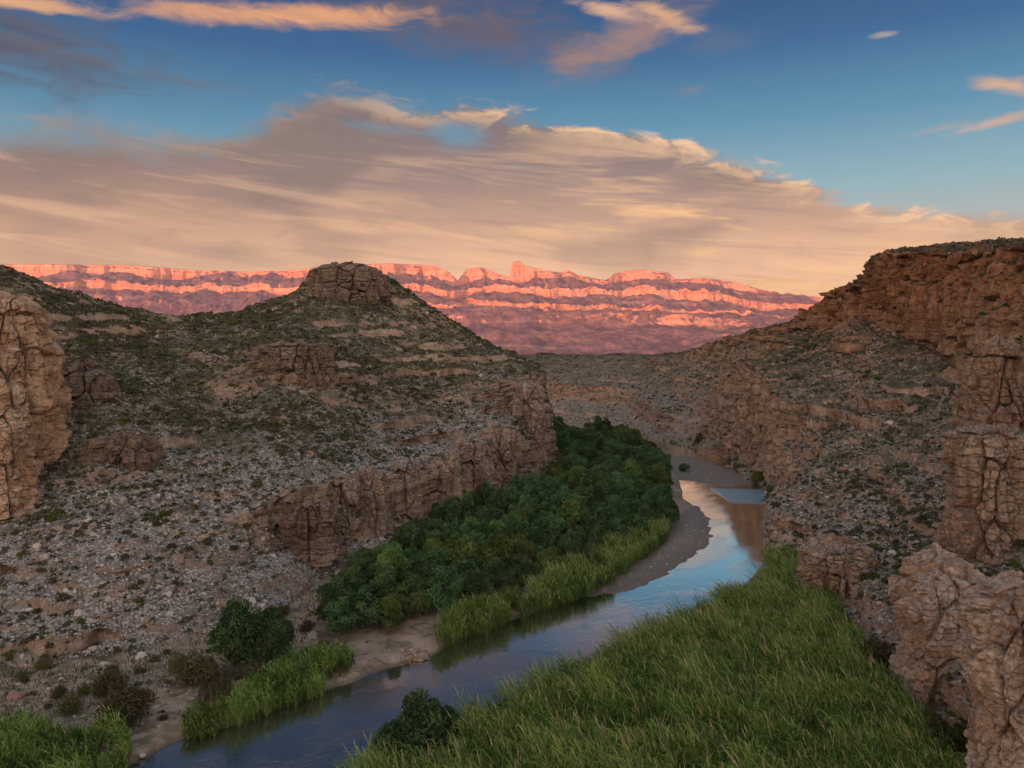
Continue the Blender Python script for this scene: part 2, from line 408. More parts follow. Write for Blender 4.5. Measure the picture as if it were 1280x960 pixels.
def mountain_material():
    m, T = mat("far_range_rock")
    geo = T.n('ShaderNodeNewGeometry'); pos = geo.outputs['Position']; p = T.sep(pos); nz = T.sep(geo.outputs['Normal'])[2]
    n0 = T.noise(pos, 0.0012, 4, 0.6)
    st = T.noise(T.xyz(T.m('MULTIPLY', p[0], 0.0005), T.m('MULTIPLY', p[1], 0.0005), T.m('MULTIPLY_ADD', n0, 1.6, T.m('MULTIPLY', p[2], 0.016))), 1.0, 5, 0.65)
    fl = T.noise(T.xyz(T.m('MULTIPLY', p[0], 0.02), T.m('MULTIPLY', p[1], 0.02), T.m('MULTIPLY', p[2], 0.003)), 1.0, 5, 0.6)
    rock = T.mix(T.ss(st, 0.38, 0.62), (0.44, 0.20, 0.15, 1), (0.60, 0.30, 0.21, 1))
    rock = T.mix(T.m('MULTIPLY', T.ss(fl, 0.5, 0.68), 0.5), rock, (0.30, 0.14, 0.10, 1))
    talus = T.mix(T.ss(T.noise(pos, 0.006, 6, 0.7), 0.4, 0.62), (0.13, 0.075, 0.085, 1), (0.25, 0.14, 0.13, 1))  # talus, with the purple shade of the slopes painted into its colour
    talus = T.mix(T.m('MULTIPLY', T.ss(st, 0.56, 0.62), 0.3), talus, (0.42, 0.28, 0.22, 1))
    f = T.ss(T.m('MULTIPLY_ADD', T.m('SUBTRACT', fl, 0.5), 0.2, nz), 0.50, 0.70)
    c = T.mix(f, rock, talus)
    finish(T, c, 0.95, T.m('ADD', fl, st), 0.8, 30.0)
    return m
M_mtn = mountain_material()

def foliage_material(name, c1, c2, trans=0.25, vary=0.55):
    m, T = mat(name)
    t = attr(T, 'tint')
    oi = T.n('ShaderNodeObjectInfo')
    c = T.mix(t, c1, c2)
    k = T.m('MULTIPLY_ADD', oi.outputs['Random'], vary, 1 - vary / 2)
    hs = T.n('ShaderNodeHueSaturation'); T.put(hs.inputs['Color'], c); T.put(hs.inputs['Value'], k)
    T.put(hs.inputs['Hue'], T.m('MULTIPLY_ADD', oi.outputs['Random'], 0.04, 0.48))
    finish(T, hs.outputs[0], 0.75, trans=trans, spec=0.12)
    return m
M_grove = foliage_material("grove_leaves", (0.016, 0.044, 0.020, 1), (0.105, 0.185, 0.070, 1))
M_grove2 = foliage_material("light_grove_leaves", (0.030, 0.058, 0.018, 1), (0.16, 0.23, 0.065, 1))
M_olive = foliage_material("olive_leaves", (0.05, 0.062, 0.015, 1), (0.13, 0.14, 0.035, 1))
M_shrub = foliage_material("desert_shrub_leaves", (0.034, 0.036, 0.020, 1), (0.115, 0.112, 0.062, 1), 0.15, 0.5)
M_brush = foliage_material("dry_brush", (0.06, 0.05, 0.025, 1), (0.12, 0.11, 0.05, 1), 0.15)
M_cane = foliage_material("cane_leaves", (0.026, 0.064, 0.015, 1), (0.24, 0.345, 0.085, 1), 0.3)
m, T = mat("cane_plume"); finish(T, T.mix(attr(T, 'tint'), (0.26, 0.23, 0.11, 1), (0.50, 0.43, 0.26, 1)), 0.9, trans=0.3); M_plume = m
m, T = mat("bark"); _g = T.n('ShaderNodeNewGeometry').outputs['Position']
finish(T, T.mix(T.noise(_g, 3.0, 5), (0.07, 0.05, 0.035, 1), (0.16, 0.12, 0.085, 1)), 0.9, T.noise(_g, 8.0, 4), 0.5, 0.05); M_bark = m

def stone_material(name, a, b, c):
    m, T = mat(name)
    pos = T.n('ShaderNodeNewGeometry').outputs['Position']
    n1 = T.noise(pos, 1.3, 7, 0.7); t = attr(T, 'tint')
    oi = T.n('ShaderNodeObjectInfo').outputs['Random']
    col = T.mix(T.m('FRACT', T.m('ADD', t, oi)), a, b)
    col = T.mix(T.m('MULTIPLY', T.ss(n1, 0.5, 0.68), 0.6), col, c)
    finish(T, col, 0.9, n1, 0.6, 0.12)
    return m
M_stone = stone_material("loose_limestone", (0.20, 0.17, 0.15, 1), (0.42, 0.385, 0.36, 1), (0.14, 0.10, 0.08, 1))

def ground_material():
    m, T = mat("river_flat_soil")
    geo = T.n('ShaderNodeNewGeometry'); pos = geo.outputs['Position']; z = T.sep(pos)[2]
    n1 = T.noise(pos, 0.35, 7, 0.68, 0.4); n2 = T.noise(pos, 2.5, 6, 0.7)
    dirt = T.mix(T.ss(n1, 0.36, 0.64), (0.17, 0.125, 0.09, 1), (0.27, 0.21, 0.165, 1))
    sand = T.mix(n2, (0.20, 0.165, 0.14, 1), (0.27, 0.225, 0.195, 1))
    c = T.mix(attr(T, 'sand'), dirt, sand)
    wet = T.ss(z, 0.42, 0.06)
    c = T.mix(wet, c, T.mix(1.0, c, (0.5, 0.48, 0.46, 1), 'MULTIPLY'))
    c = T.mix(T.m('MULTIPLY', T.ss(n2, 0.60, 0.70), 0.5), c, (0.36, 0.33, 0.31, 1))
    c = T.mix(T.m('MULTIPLY', T.ss(T.noise(pos, 0.22, 5, 0.65, 1.2), 0.47, 0.60), T.m('SUBTRACT', 0.85, T.m('MULTIPLY', attr(T, 'sand'), 0.85))), c, (0.085, 0.075, 0.042, 1))
    finish(T, c, T.m('SUBTRACT', 0.95, T.m('MULTIPLY', wet, 0.4)), T.m('ADD', n1, T.m('MULTIPLY', n2, 0.5)), 0.5, 0.3, spec=0.3)
    return m
M_ground = ground_material()
m, T = mat("desert_plain"); _g = T.n('ShaderNodeNewGeometry').outputs['Position']
finish(T, T.mix(T.ss(T.noise(_g, 0.02, 8, 0.7), 0.4, 0.6), (0.10, 0.095, 0.055, 1), (0.22, 0.18, 0.14, 1)), 0.95); M_plain = m

def water_material():
    m, T = mat("river_water")
    pos = T.n('ShaderNodeNewGeometry').outputs['Position']; p = T.sep(pos)
    # long ripples across the current
    c, s_ = cos(0.55), sin(0.55)
    u = T.m('ADD', T.m('MULTIPLY', p[0], c), T.m('MULTIPLY', p[1], s_)); v = T.m('SUBTRACT', T.m('MULTIPLY', p[1], c), T.m('MULTIPLY', p[0], s_))
    w1 = T.noise(T.xyz(T.m('MULTIPLY', u, 0.5), T.m('MULTIPLY', v, 1.6), 0), 1.0, 4, 0.6)
    w2 = T.noise(T.xyz(T.m('MULTIPLY', u, 0.06), T.m('MULTIPLY', v, 0.12), 3), 1.0, 3, 0.5, 0.5)
    rough = attr(T, 'rapid')
    h = T.m('MULTIPLY', w1, T.m('MULTIPLY_ADD', T.ss(w2, 0.42, 0.62), 0.75, T.m('MULTIPLY_ADD', rough, 8.0, 0.25)))
    b = T.n('ShaderNodeBump'); b.inputs['Strength'].default_value = 0.30; b.inputs['Distance'].default_value = 0.12; T.put(b.inputs['Height'], h)
    p = T.n('ShaderNodeBsdfPrincipled')
    T.put(p.inputs['Base Color'], T.mix(rough, (0.032, 0.038, 0.024, 1), (0.14, 0.30, 0.42, 1)))  # riffle: pale whitewater, with the blue of reflected sky painted in
    T.put(p.inputs['Roughness'], T.m('MULTIPLY_ADD', rough, 0.12, 0.05)); p.inputs['IOR'].default_value = 1.36
    T.put(p.inputs['Specular IOR Level'], 0.9)
    T.t.links.new(b.outputs[0], p.inputs['Normal'])
    gl = T.n('ShaderNodeBsdfGlossy'); T.put(gl.inputs['Roughness'], T.m('MULTIPLY_ADD', rough, 0.15, 0.06)); T.t.links.new(b.outputs[0], gl.inputs['Normal'])
    gl.inputs['Color'].default_value = (1.0, 0.95, 0.88, 1)
    fr = T.n('ShaderNodeFresnel'); fr.inputs['IOR'].default_value = 1.42; T.t.links.new(b.outputs[0], fr.inputs['Normal'])
    mx = T.n('ShaderNodeMixShader'); T.put(mx.inputs[0], T.m('MULTIPLY', T.m('POWER', T.m('MULTIPLY', fr.outputs[0], 4.3, clamp=True), 1.5), T.m('MULTIPLY_ADD', rough, -0.65, 1.0))); T.t.links.new(p.outputs[0], mx.inputs[1]); T.t.links.new(gl.outputs[0], mx.inputs[2])
    o = T.n('ShaderNodeOutputMaterial'); T.t.links.new(mx.outputs[0], o.inputs[0])
    return m
M_water = water_material()

# ------------------------------------------------------------------ valley floor and river
def G0(px, py, z=0.0):
    """the point at height z seen in direction (px, py)"""
    Y = (CAM_H - z) * 1000 / (py - 432); return ((px - 640) / 1000 * Y, Y)

left_bank = [G0(-60, 1010), G0(60, 985), G0(165, 955), G0(215, 928), G0(290, 906), G0(350, 880), G0(440, 852), G0(470, 838), G0(540, 818), G0(565, 800), G0(650, 770), G0(735, 744),
             G0(800, 730), G0(850, 700), G0(880, 678), G0(882, 655), G0(868, 635), G0(853, 622), G0(850, 604), G0(842, 590), G0(832, 565), G0(822, 553), G0(760, 545), G0(600, 540)]
right_bank = [G0(600, 532), G0(770, 534), G0(860, 552), G0(925, 568), G0(945, 590), G0(965, 612), G0(962, 645), G0(955, 705), G0(930, 735), G0(860, 790), G0(760, 845), G0(660, 895), G0(590, 930), G0(500, 985), G0(400, 1060), G0(150, 1200), G0(-400, 1200)]
RIVER = np.array(left_bank + right_bank)
BAR = np.array([G0(735, 744), G0(790, 700), G0(840, 655), G0(855, 640), G0(868, 633), G0(884, 655), G0(884, 678), G0(850, 702), G0(800, 732)])
MIDBAR = np.array([G0(832, 575), G0(850, 569), G0(890, 578), G0(925, 592), G0(948, 604), G0(905, 609), G0(870, 602), G0(842, 600)])

def poly_sd(P, poly):
    d = np.full(len(P), 1e9); inside = np.zeros(len(P), bool); n = len(poly)
    for i in range(n):
        a = poly[i]; b = poly[(i + 1) % n]; e = b - a; w = P - a
        t = np.clip((w @ e) / max(e @ e, 1e-9), 0, 1); q = w - t[:, None] * e
        d = np.minimum(d, np.hypot(q[:, 0], q[:, 1]))
        c = ((a[1] <= P[:, 1]) != (b[1] <= P[:, 1])) & (P[:, 0] < (b[0] - a[0]) * (P[:, 1] - a[1]) / ((b[1] - a[1]) if b[1] != a[1] else 1e-9) + a[0])
        inside ^= c
    return np.where(inside, -d, d)

def floor_height(XY):
    P3 = np.concatenate([XY, np.zeros((len(XY), 1))], 1)
    sd = poly_sd(XY, RIVER) + 0.55 * fbm(P3 / 7, 3, 90)
    bar = poly_sd(XY, BAR); mid = poly_sd(XY, MIDBAR) + 1.5 * fbm(P3 / 5, 3, 95)
    z = np.where(sd > 0, 1.1 * (1 - np.exp(-sd * 1.1)), np.maximum(sd * 0.35, -1.4))
    z = z + np.where(sd > 2, 0.3 * fbm(P3 / 14, 3, 91), 0)
    zb = np.clip(0.05 - bar * 0.03, -1.5, 0.55) + 0.05 * fbm(P3 / 3, 3, 93)
    nb = sstep(-bar, -5, 1.5)
    z = np.where(sd > 0, z * (1 - nb) + zb * nb, np.maximum(z, np.where(bar < 3, zb - 0.02, -9)))
    zm = np.clip(-mid * 0.05, -1.5, 0.13) + 0.05 * fbm(P3 / 2.5, 3, 94)
    z = np.maximum(z, np.where(mid < 4, zm, -9))
    return z, np.clip(nb + sstep(-mid, -2, 0), 0, 1)

def axis(a, b, n_dense, lo, hi, far):
    return np.concatenate([np.linspace(lo, a, far, endpoint=False), np.linspace(a, b, n_dense), np.linspace(b, hi, far + 1)[1:]])
gx = axis(-110, 130, 420, -260, 220, 14); gy = axis(80, 420, 560, -120, 720, 24)
GX, GY = np.meshgrid(gx, gy, indexing='ij'); XY = np.stack([GX.ravel(), GY.ravel()], 1)
gz, gs = floor_height(XY)
me = new_mesh("valley_floor", np.column_stack([XY, gz]), grid_faces(len(gx), len(gy)), M_ground, attrs={'sand': gs})
link("ground", me, kind='structure', label='flat silty canyon floor and sand bars beside the river')
wx = np.linspace(-260, 220, 100); wy = np.linspace(-120, 720, 160)
WX, WY = np.meshgrid(wx, wy, indexing='ij')
wsd = np.stack([WX.ravel(), WY.ravel()], 1)
pool = np.array([G0(896, 611), G0(955, 612), G0(968, 622), G0(958, 630), G0(920, 628)])
rap = sstep(-poly_sd(wsd, pool), -6, 1)
wr = axis(60, 100, 80, -260, 220, 20); wt = axis(240, 290, 80, -120, 720, 24)
WX, WY = np.meshgrid(wr, wt, indexing='ij'); wsd = np.stack([WX.ravel(), WY.ravel()], 1); rap = sstep(-poly_sd(wsd, pool), -2.5, 0.5)
me = new_mesh("river", np.column_stack([wsd, np.zeros(len(wsd))]), grid_faces(len(wr), len(wt)), M_water, attrs={'rapid': rap})
link("river", me, kind='structure', label='calm green river reflecting the evening sky')

# plain to the horizon
n = 60; a = np.sinh(np.linspace(-6, 6, n)) / np.sinh(6) * 17400
AX, AY = np.meshgrid(a, a, indexing='ij')
me = new_mesh("plain", np.column_stack([AX.ravel(), AY.ravel(), np.full(n * n, -52.0)]), grid_faces(n, n), M_plain)
link("plain", me, kind='structure', label='dry brown desert plain')

# ------------------------------------------------------------------ terrain lofts
def WW(rows): return [[W(*p) if len(p) == 3 else np.array(p[:3], float) for p in r] for r in rows]
def X3(x, y, z): return (x, y, z, 0)

# left hill, rows: foot under floor, slope base, cliff A foot, cliff A top, mid, cliff B foot, cliff B top, upper, cap foot, cap top, cap back, back slope, back base
LH = WW([
    [X3(-150, -60, -4), X3(-165, -60, 2), X3(-175, -60, 8), X3(-185, -60, 14), X3(-200, -60, 24), X3(-212, -60, 34), X3(-222, -60, 42), X3(-235, -60, 52), X3(-245, -60, 58), X3(-255, -60, 62), X3(-290, -60, 64), X3(-380, -60, 30), X3(-500, -60, -55)],
    [X3(-108, 78, -4), X3(-122, 82, 2.5), (-560, 800, 118), (-540, 720, 125), (-520, 640, 140), (-500, 570, 150), (-480, 500, 160), (-460, 430, 175), (-440, 385, 188), (-420, 350, 198), X3(-260, 200, 66), X3(-360, 220, 30), X3(-480, 240, -55)],
    [(-130, 900, 108), (-130, 830, 117), (-130, 770, 130), (-125, 700, 142), (-120, 630, 156), (-110, 560, 172), (-105, 490, 183), (-100, 430, 198), (-95, 372, 210), (-90, 318, 222), X3(-190, 265, 70), X3(-270, 330, 30), X3(-370, 400, -55)],
    [(-10, 880, 113), (0, 805, 127), (0, 745, 136), (0, 690, 145), (0, 625, 158), (0, 560, 174), (0, 480, 187), (0, 425, 202), (0, 372, 213), (0, 331, 224), X3(-165, 270, 68), X3(-235, 340, 30), X3(-320, 420, -55)],
    [(70, 870, 116), (80, 800, 128), (80, 745, 137), (80, 690, 145), (80, 625, 159), (80, 560, 174), (80, 490, 190), (80, 440, 207), (80, 395, 222), (80, 362, 236), X3(-150, 275, 62), X3(-210, 350, 25), X3(-290, 430, -55)],
    [(150, 840, 122), (160, 785, 132), (155, 730, 139), (150, 685, 147), (150, 620, 160), (150, 562, 172), (150, 510, 184), (150, 455, 210), (150, 412, 230), (150, 384, 246), X3(-132, 285, 56), X3(-190, 360, 20), X3(-250, 440, -55)],
    [(250, 790, 133), (250, 755, 140), (235, 710, 147), (225, 665, 153), (218, 600, 168), (215, 545, 184), (215, 490, 206), (215, 448, 226), (215, 416, 242), (215, 400, 254), X3(-118, 292, 54), X3(-165, 370, 18), X3(-215, 450, -55)],
    [(330, 745, 147), (325, 725, 150), (310, 700, 156), (300, 655, 161), (290, 590, 176), (285, 500, 212), (285, 456, 218), (290, 425, 240), (295, 402, 262), (295, 388, 275), X3(-102, 305, 57), X3(-140, 380, 15), X3(-170, 460, -55)],
    [(385, 715, 160), (375, 690, 168), (365, 680, 172), (362, 610, 178), (365, 560, 192), (360, 478, 222), (355, 442, 227), (358, 415, 250), (362, 380, 285), (372, 364, 296), X3(-78, 325, 62), X3(-95, 390, 15), X3(-110, 460, -55)],
    [(425, 700, 172), (425, 690, 177), (425, 682, 180), (415, 595, 186), (412, 560, 198), (405, 505, 222), (400, 462, 230), (400, 425, 255), (398, 368, 298), (402, 342, 303), X3(-72, 335, 76), X3(-60, 390, 15), X3(-60, 460, -55)],
    [(480, 690, 182), (480, 680, 186), (480, 672, 189), (462, 590, 195), (455, 556, 206), (445, 510, 228), (440, 475, 238), (438, 430, 262), (436, 366, 300), (436, 334, 306), X3(-62, 340, 79), X3(-35, 390, 15), X3(-25, 455, -55)],
    [(530, 670, 197), (530, 662, 200), (530, 655, 203), (512, 580, 208), (505, 552, 216), (492, 515, 234), (485, 485, 245), (482, 440, 268), (480, 370, 302), (474, 337, 308), X3(-50, 342, 77), X3(-15, 390, 15), X3(5, 445, -55)],
    [(570, 655, 210), (568, 648, 214), (568, 640, 217), (555, 570, 222), (545, 548, 230), (530, 520, 242), (520, 495, 252), (508, 450, 272), (496, 385, 302), (490, 358, 308), X3(-40, 345, 70), X3(-18, 390, 15), X3(-8, 440, -55)],
    [(610, 635, 226), (608, 625, 231), (608, 618, 234), (598, 555, 239), (590, 538, 246), (580, 512, 256), (575, 488, 262), (562, 450, 280), (552, 412, 300), (548, 398, 306), X3(-22, 345, 56), X3(-8, 385, 15), X3(-2, 430, -55)],
    [(645, 615, 244), (642, 605, 250), (642, 600, 253), (635, 538, 257), (630, 522, 262), (628, 500, 268), (625, 478, 272), (615, 455, 284), (605, 433, 298), (598, 424, 306), X3(-8, 342, 48), X3(0, 378, 15), X3(4, 410, -55)],
    [(672, 600, 262), (670, 592, 268), (668, 588, 271), (664, 530, 273), (660, 515, 277), (662, 500, 279), (658, 466, 282), (650, 455, 290), (640, 446, 298), (635, 443, 306), X3(0, 332, 43), X3(6, 362, 15), X3(9, 390, -55)],
    [(688, 592, 280), (686, 588, 283), (685, 582, 286), (685, 525, 287), (684, 508, 288), (685, 495, 289), (682, 466, 291), (674, 458, 296), (666, 454, 302), (662, 453, 308), X3(4, 324, 39), X3(9, 348, 15), X3(12, 368, -55)],
    [(694, 585, 300), (690, 575, 302), (689, 565, 304), (687, 515, 304), (686, 500, 304), (686, 488, 304), (683, 470, 306), (678, 462, 308), (670, 458, 312), (664, 456, 316), X3(4, 328, 37), X3(9, 342, 15), X3(12, 352, -55)],
    [X3(14, 330, -3), X3(12, 330, 2), X3(11, 331, 8), X3(10, 332, 14), X3(9, 332, 20), X3(8, 333, 26), X3(6, 334, 33), X3(4, 334, 37), X3(0, 335, 39), X3(-4, 335, 40), X3(-8, 338, 38), X3(-6, 345, 15), X3(0, 352, -55)],
    [X3(-10, 430, -3), X3(-12, 428, 2), X3(-13, 427, 8), X3(-14, 426, 14), X3(-16, 420, 20), X3(-18, 415, 24), X3(-22, 405, 30), X3(-25, 400, 34), X3(-28, 390, 40), X3(-30, 385, 42), X3(-34, 382, 40), X3(-36, 384, 15), X3(-36, 386, -55)],
])
for _i, _r in enumerate(LH):
    if 8 <= _i <= 16:                       # the riverside cliff stands upright
        _r[3] = np.array([_r[2][0] - 0.6, _r[2][1] + 1.6, _r[3][2]])
    if _r[0][2] > -3.5: 
        _h = max(_r[1][2] + 1.8, 0) * 1.5
        _r[0] = _r[1] + np.array([0.66 * _h, -0.75 * _h, -_r[1][2] - 1.8]) if _i < 15 else _r[1] + np.array([1.0, -0.5, -_r[1][2] - 1.8])
vsegL = [30, 46, 62, 62, 70, 40, 66, 66, 50, 26, 16, 10]
GL, vL = loft(LH, 1150, vsegL, su=5, sv=2.2)
GL = rough_terrain(GL, 100, 0.9, 1.0, terr=0.55)

# right wall and far bend, rows: under, foot, cliff A foot, cliff A top, mid, cliff B foot, rim, back, far back
RW = WW([
    [X3(-40, 700, -3), X3(-60, 715, 0), (520, 488, 750), (520, 474, 765), (520, 460, 810), (520, 450, 860), (520, 447, 890), (520, 445, 1000), (520, 444, 1700)],
    [(690, 530, 560), (690, 520, 568), (690, 499, 600), (690, 480, 610), (690, 465, 650), (690, 454, 700), (690, 447, 740), (690, 445, 900), (690, 444, 1600)],
    [(775, 542, 500), (780, 532, 508), (785, 508, 545), (790, 489, 554), (795, 470, 610), (800, 457, 660), (805, 447, 700), (810, 446, 850), (810, 444, 1500)],
    [(822, 560, 412), (825, 551, 420), (832, 542, 428), (838, 520, 440), (842, 487, 500), (848, 458, 560), (850, 444, 590), (855, 441, 700), (850, 443, 1400)],
    [(868, 566, 392), (870, 558, 397), (874, 550, 402), (878, 522, 415), (885, 482, 450), (892, 444, 510), (895, 429, 520), (905, 428, 600), (905, 442, 1300)],
    [(902, 582, 348), (905, 575, 350), (912, 566, 352), (926, 452, 370), (940, 436, 392), (948, 420, 430), (950, 412, 436), (960, 413, 520), (985, 440, 1200)],
    [(930, 600, 300), (936, 594, 303), (945, 588, 305), (952, 470, 320), (970, 440, 350), (993, 413, 380), (998, 399, 384), (1012, 400, 470), (1060, 430, 1000)],
    [(952, 626, 270), (960, 616, 272), (972, 606, 270), (985, 505, 280), (1020, 455, 312), (1046, 405, 342), (1038, 360, 346), (1060, 358, 430), (1120, 420, 900)],
    [(953, 640, 250), (960, 629, 253), (990, 609, 252), (1008, 532, 262), (1042, 470, 294), (1066, 390, 330), (1072, 352, 334), (1078, 345, 415), (1170, 410, 870)],
    [(955, 655, 232), (960, 642, 236), (1005, 612, 236), (1030, 555, 246), (1060, 490, 278), (1086, 396, 320), (1081, 326, 323), (1090, 320, 400), (1200, 400, 850)],
    [(945, 716, 182), (950, 702, 185.5), (953, 697, 187), (963, 634, 196), (1060, 548, 222), (1125, 422, 286), (1108, 314, 292), (1130, 310, 380), (1280, 400, 800)],
    [(990, 722, 176), (1000, 714, 178), (1005, 708, 179), (1015, 657, 187), (1095, 562, 207), (1165, 440, 262), (1150, 311, 270), (1180, 308, 360), (1380, 400, 750)],
    [(1010, 780, 144), (1018, 770, 147), (1022, 757, 149), (1038, 692, 156), (1128, 592, 186), (1215, 478, 228), (1205, 308, 248), (1240, 306, 340), (1480, 400, 700)],
    [(1070, 850, 121), (1080, 832, 124), (1086, 815, 126), (1112, 765, 132), (1180, 622, 160), (1262, 500, 196), (1250, 306, 228), (1290, 304, 310), (1580, 400, 650)],
    [(1125, 925, 102), (1130, 905, 105), (1138, 893, 107), (1165, 765, 116), (1240, 645, 140), (1320, 520, 166), (1310, 303, 208), (1360, 300, 280), (1700, 400, 600)],
    [(1205, 990, 90), (1212, 965, 92), (1220, 950, 94), (1248, 800, 101), (1310, 655, 121), (1400, 510, 142), (1390, 300, 180), (1450, 300, 250), (1900, 400, 500)],
    [X3(46, 70, -3), X3(48, 71, 0), X3(50, 72, 3), X3(60, 78, 12), X3(82, 92, 24), X3(100, 100, 38), X3(125, 130, 72), X3(160, 160, 74), X3(450, 300, -55)],
    [X3(40, 30, -3), X3(42, 30, 0), X3(44, 30, 3), X3(54, 30, 14), X3(66, 30, 24), X3(80, 30, 36), X3(100, 30, 62), X3(140, 30, 66), X3(420, 30, -55)],
    [X3(20, -60, -3), X3(20, -58, 0), X3(22, -60, 6), X3(26, -66, 16), X3(34, -76, 24), X3(44, -86, 36), X3(60, -100, 56), X3(80, -130, 58), X3(300, -320, -55)],
])
vsegR = [12, 26, 96, 110, 130, 150, 22, 14]
GR, vR = loft(RW, 1250, vsegR, su=5, sv=2.2, uw=[0.10, 0.13, 0.12, 0.10, 0.10, 0.10, 0.11, 0.09, 0.04, 0.13, 0.12, 0.13, 0.13, 0.12, 0.12, 0.10, 0.06, 0.06])
GR = rough_terrain(GR, 300, 1.1, (1.15, 1.55, 47), terr=0.8)

def veg_attr(G, zlo, zhi, hi=0.85):
    return sstep(G[..., 2] + 6 * fbm(G / 20, 2, 5), zlo, zhi) * hi + 0.15
me = new_mesh("left_hill", GL.reshape(-1, 3), grid_faces(*GL.shape[:2]), M_left, attrs={'veg': veg_attr(GL, 14, 46, 0.95)})
link("hill", me, kind='structure', label='scrubby limestone hill with a rocky butte on top, left of the river')
me = new_mesh("canyon_wall", GR.reshape(-1, 3), grid_faces(*GR.shape[:2]), M_right, attrs={'veg': veg_attr(GR, 8, 45, 0.75)})
link("canyon_wall_terrain", me, kind='structure', label='right canyon wall rising to a red rimrock mesa')

# unseen ridge added behind the camera: its edge keeps the canyon in shade at sunset
bx = np.linspace(-5200, 5200, 160)
prof = [(-1500, -55), (-1620, 60), (-1700, 150), (-1760, 212), (-2300, 208), (-2900, -55)]
Vb = np.array([[(x, y + 60 * math.sin(x / 400), z + (9 * math.sin(x / 230) + 6 * math.sin(x / 97) if z > 100 else 0)) for y, z in prof] for x in bx])
Vb = Vb + (fbm(Vb / 120, 3, 7) * 12)[..., None] * np.array([0, 1, 0.6])
me = new_mesh("sun_block_ridge", Vb[:, ::-1].reshape(-1, 3), grid_faces(160, len(prof)), M_plain)
link("hill_sun_blocker", me, kind='structure', label='unseen ridge added behind the viewpoint to shade the canyon')
# ------------------------------------------------------------------ far range
def interp_rail(pts, x): return np.interp(x, [p[0] for p in pts], [p[1] for p in pts])
xs = np.linspace(-900, 2100, 2600)
rim = [(-900, 336), (-100, 333), (20, 329), (100, 330), (165, 331), (230, 336), (300, 339), (370, 336), (420, 331), (490, 328), (545, 332), (563, 340), (572, 350), (583, 336), (600, 333), (622, 341), (637, 346), (640, 327), (649, 325), (657, 331), (680, 337),
       (700, 340), (712, 337), (722, 343), (745, 348), (757, 350), (768, 341), (800, 335), (835, 340), (845, 348), (880, 347), (920, 352), (950, 361), (975, 367), (1020, 370), (1100, 380), (1400, 395), (2100, 405)]
rimf = [(-900, 353), (-100, 350), (40, 347), (75, 343), (95, 341), (120, 346), (137, 341), (160, 346), (200, 352), (240, 350), (285, 344), (310, 351), (333, 344), (360, 350), (420, 348), (490, 345), (545, 347), (572, 356), (600, 352), (640, 352), (700, 350), (750, 356), (800, 352), (840, 355), (900, 360), (950, 368), (1020, 377), (1400, 400), (2100, 408)]
b2t = [(-900, 362), (60, 354), (130, 353), (180, 360), (230, 359), (300, 357), (360, 359), (420, 355), (490, 354), (560, 362), (640, 358), (700, 361), (760, 364), (800, 360), (880, 366), (950, 376), (1020, 384), (1400, 405), (2100, 412)]
b2f = [(-900, 370), (60, 362), (130, 364), (180, 368), (230, 367), (300, 366), (360, 367), (420, 364), (490, 364), (560, 371), (640, 368), (700, 372), (760, 373), (800, 371), (880, 379), (950, 385), (1020, 391), (1400, 409), (2100, 416)]
b3t = [(-900, 385.5), (300, 377.5), (520, 380), (600, 377), (700, 379), (800, 384), (1020, 398), (2100, 420)]
b3f = [(-900, 386), (300, 378), (560, 383), (700, 385), (800, 389), (1020, 402), (2100, 424)]
wob = lambda s, a: a * fbm(np.stack([xs / s, xs * 0, xs * 0], 1), 3, int(s))
rail = []
P0 = lambda pts: interp_rail(pts, xs)
for pts, Y, a in ((None, 8400, 0), (None, 9000, 120), (None, 10100, 250), (b3f, 10700, 260), (b3t, 10730, 260), (b2f, 11400, 260), (b2t, 11440, 260), (rimf, 12100, 330), (rim, 12160, 330), ('back', 13500, 100), ('low', 16500, 0)):
    Yv = Y + wob(140, a) + wob(37, a * 1.0) + wob(13, a * 0.35)
    if pts is None: z = {8400: -60, 9000: 20, 10100: 330}[Y] + wob(60, 40 if Y > 8500 else 0)
    elif pts == 'back': z = CAM_H - (P0(rim) + 6 - 432) / 1000 * 12200
    elif pts == 'low': z = np.full(len(xs), -60.0)
    else:
        yy = P0(pts) + (wob(53, 1.1) if pts in (b2f, b3f, b3t) else 0) + wob(19, 0.8 if pts is not rim else 0.5) + wob(6, 0.5 if pts is not rim else 0.35)
        z = CAM_H - (yy - 432) / 1000 * Yv
    rail.append(np.stack([(xs - 640) / 1000 * Yv, Yv, z + 0 * xs], 1))
Rm = np.stack(rail, 1)
vm = [8, 26, 30, 14, 40, 18, 44, 34, 6, 4]
cvn = np.concatenate([[0], np.cumsum(vm)]); v = np.arange(cvn[-1] + 1); k = np.clip(np.searchsorted(cvn, v, side='right') - 1, 0, len(vm) - 1)
f = ((v - cvn[k]) / np.array(vm)[k])[None, :, None]
GM = gsmooth(Rm[:, k] * (1 - f) + Rm[:, k + 1] * f, 1, 1.2)
NM = grid_normals(GM)
steep = sstep(-np.abs(NM[..., 2]), -0.75, -0.45)
gul = fbm(GM * np.array([1 / 420, 1 / 900, 1 / 1600]), 5, 500, 0.55, ridged=True)
hm = sstep(v / v[-1], 0.02, 0.12) * sstep(-(v / v[-1]), -0.93, -0.90)
GM = GM + NM * ((gul - 0.2) * (115 * (1 - steep) + 26 * steep) * hm[None, :])[..., None]
flute = fbm(GM * np.array([1 / 90, 1 / 90, 1 / 500]), 4, 520, 0.6)
GM[..., 1] -= flute * 75 * steep * hm[None, :]
GM[..., 2] += fbm(GM / 160, 3, 530) * 14 * hm[None, :] * (1 - steep)
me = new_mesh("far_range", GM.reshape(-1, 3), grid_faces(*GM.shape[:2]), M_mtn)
link("hill_far_range", me, kind='structure', label='distant banded escarpment lit pink by the last sun')
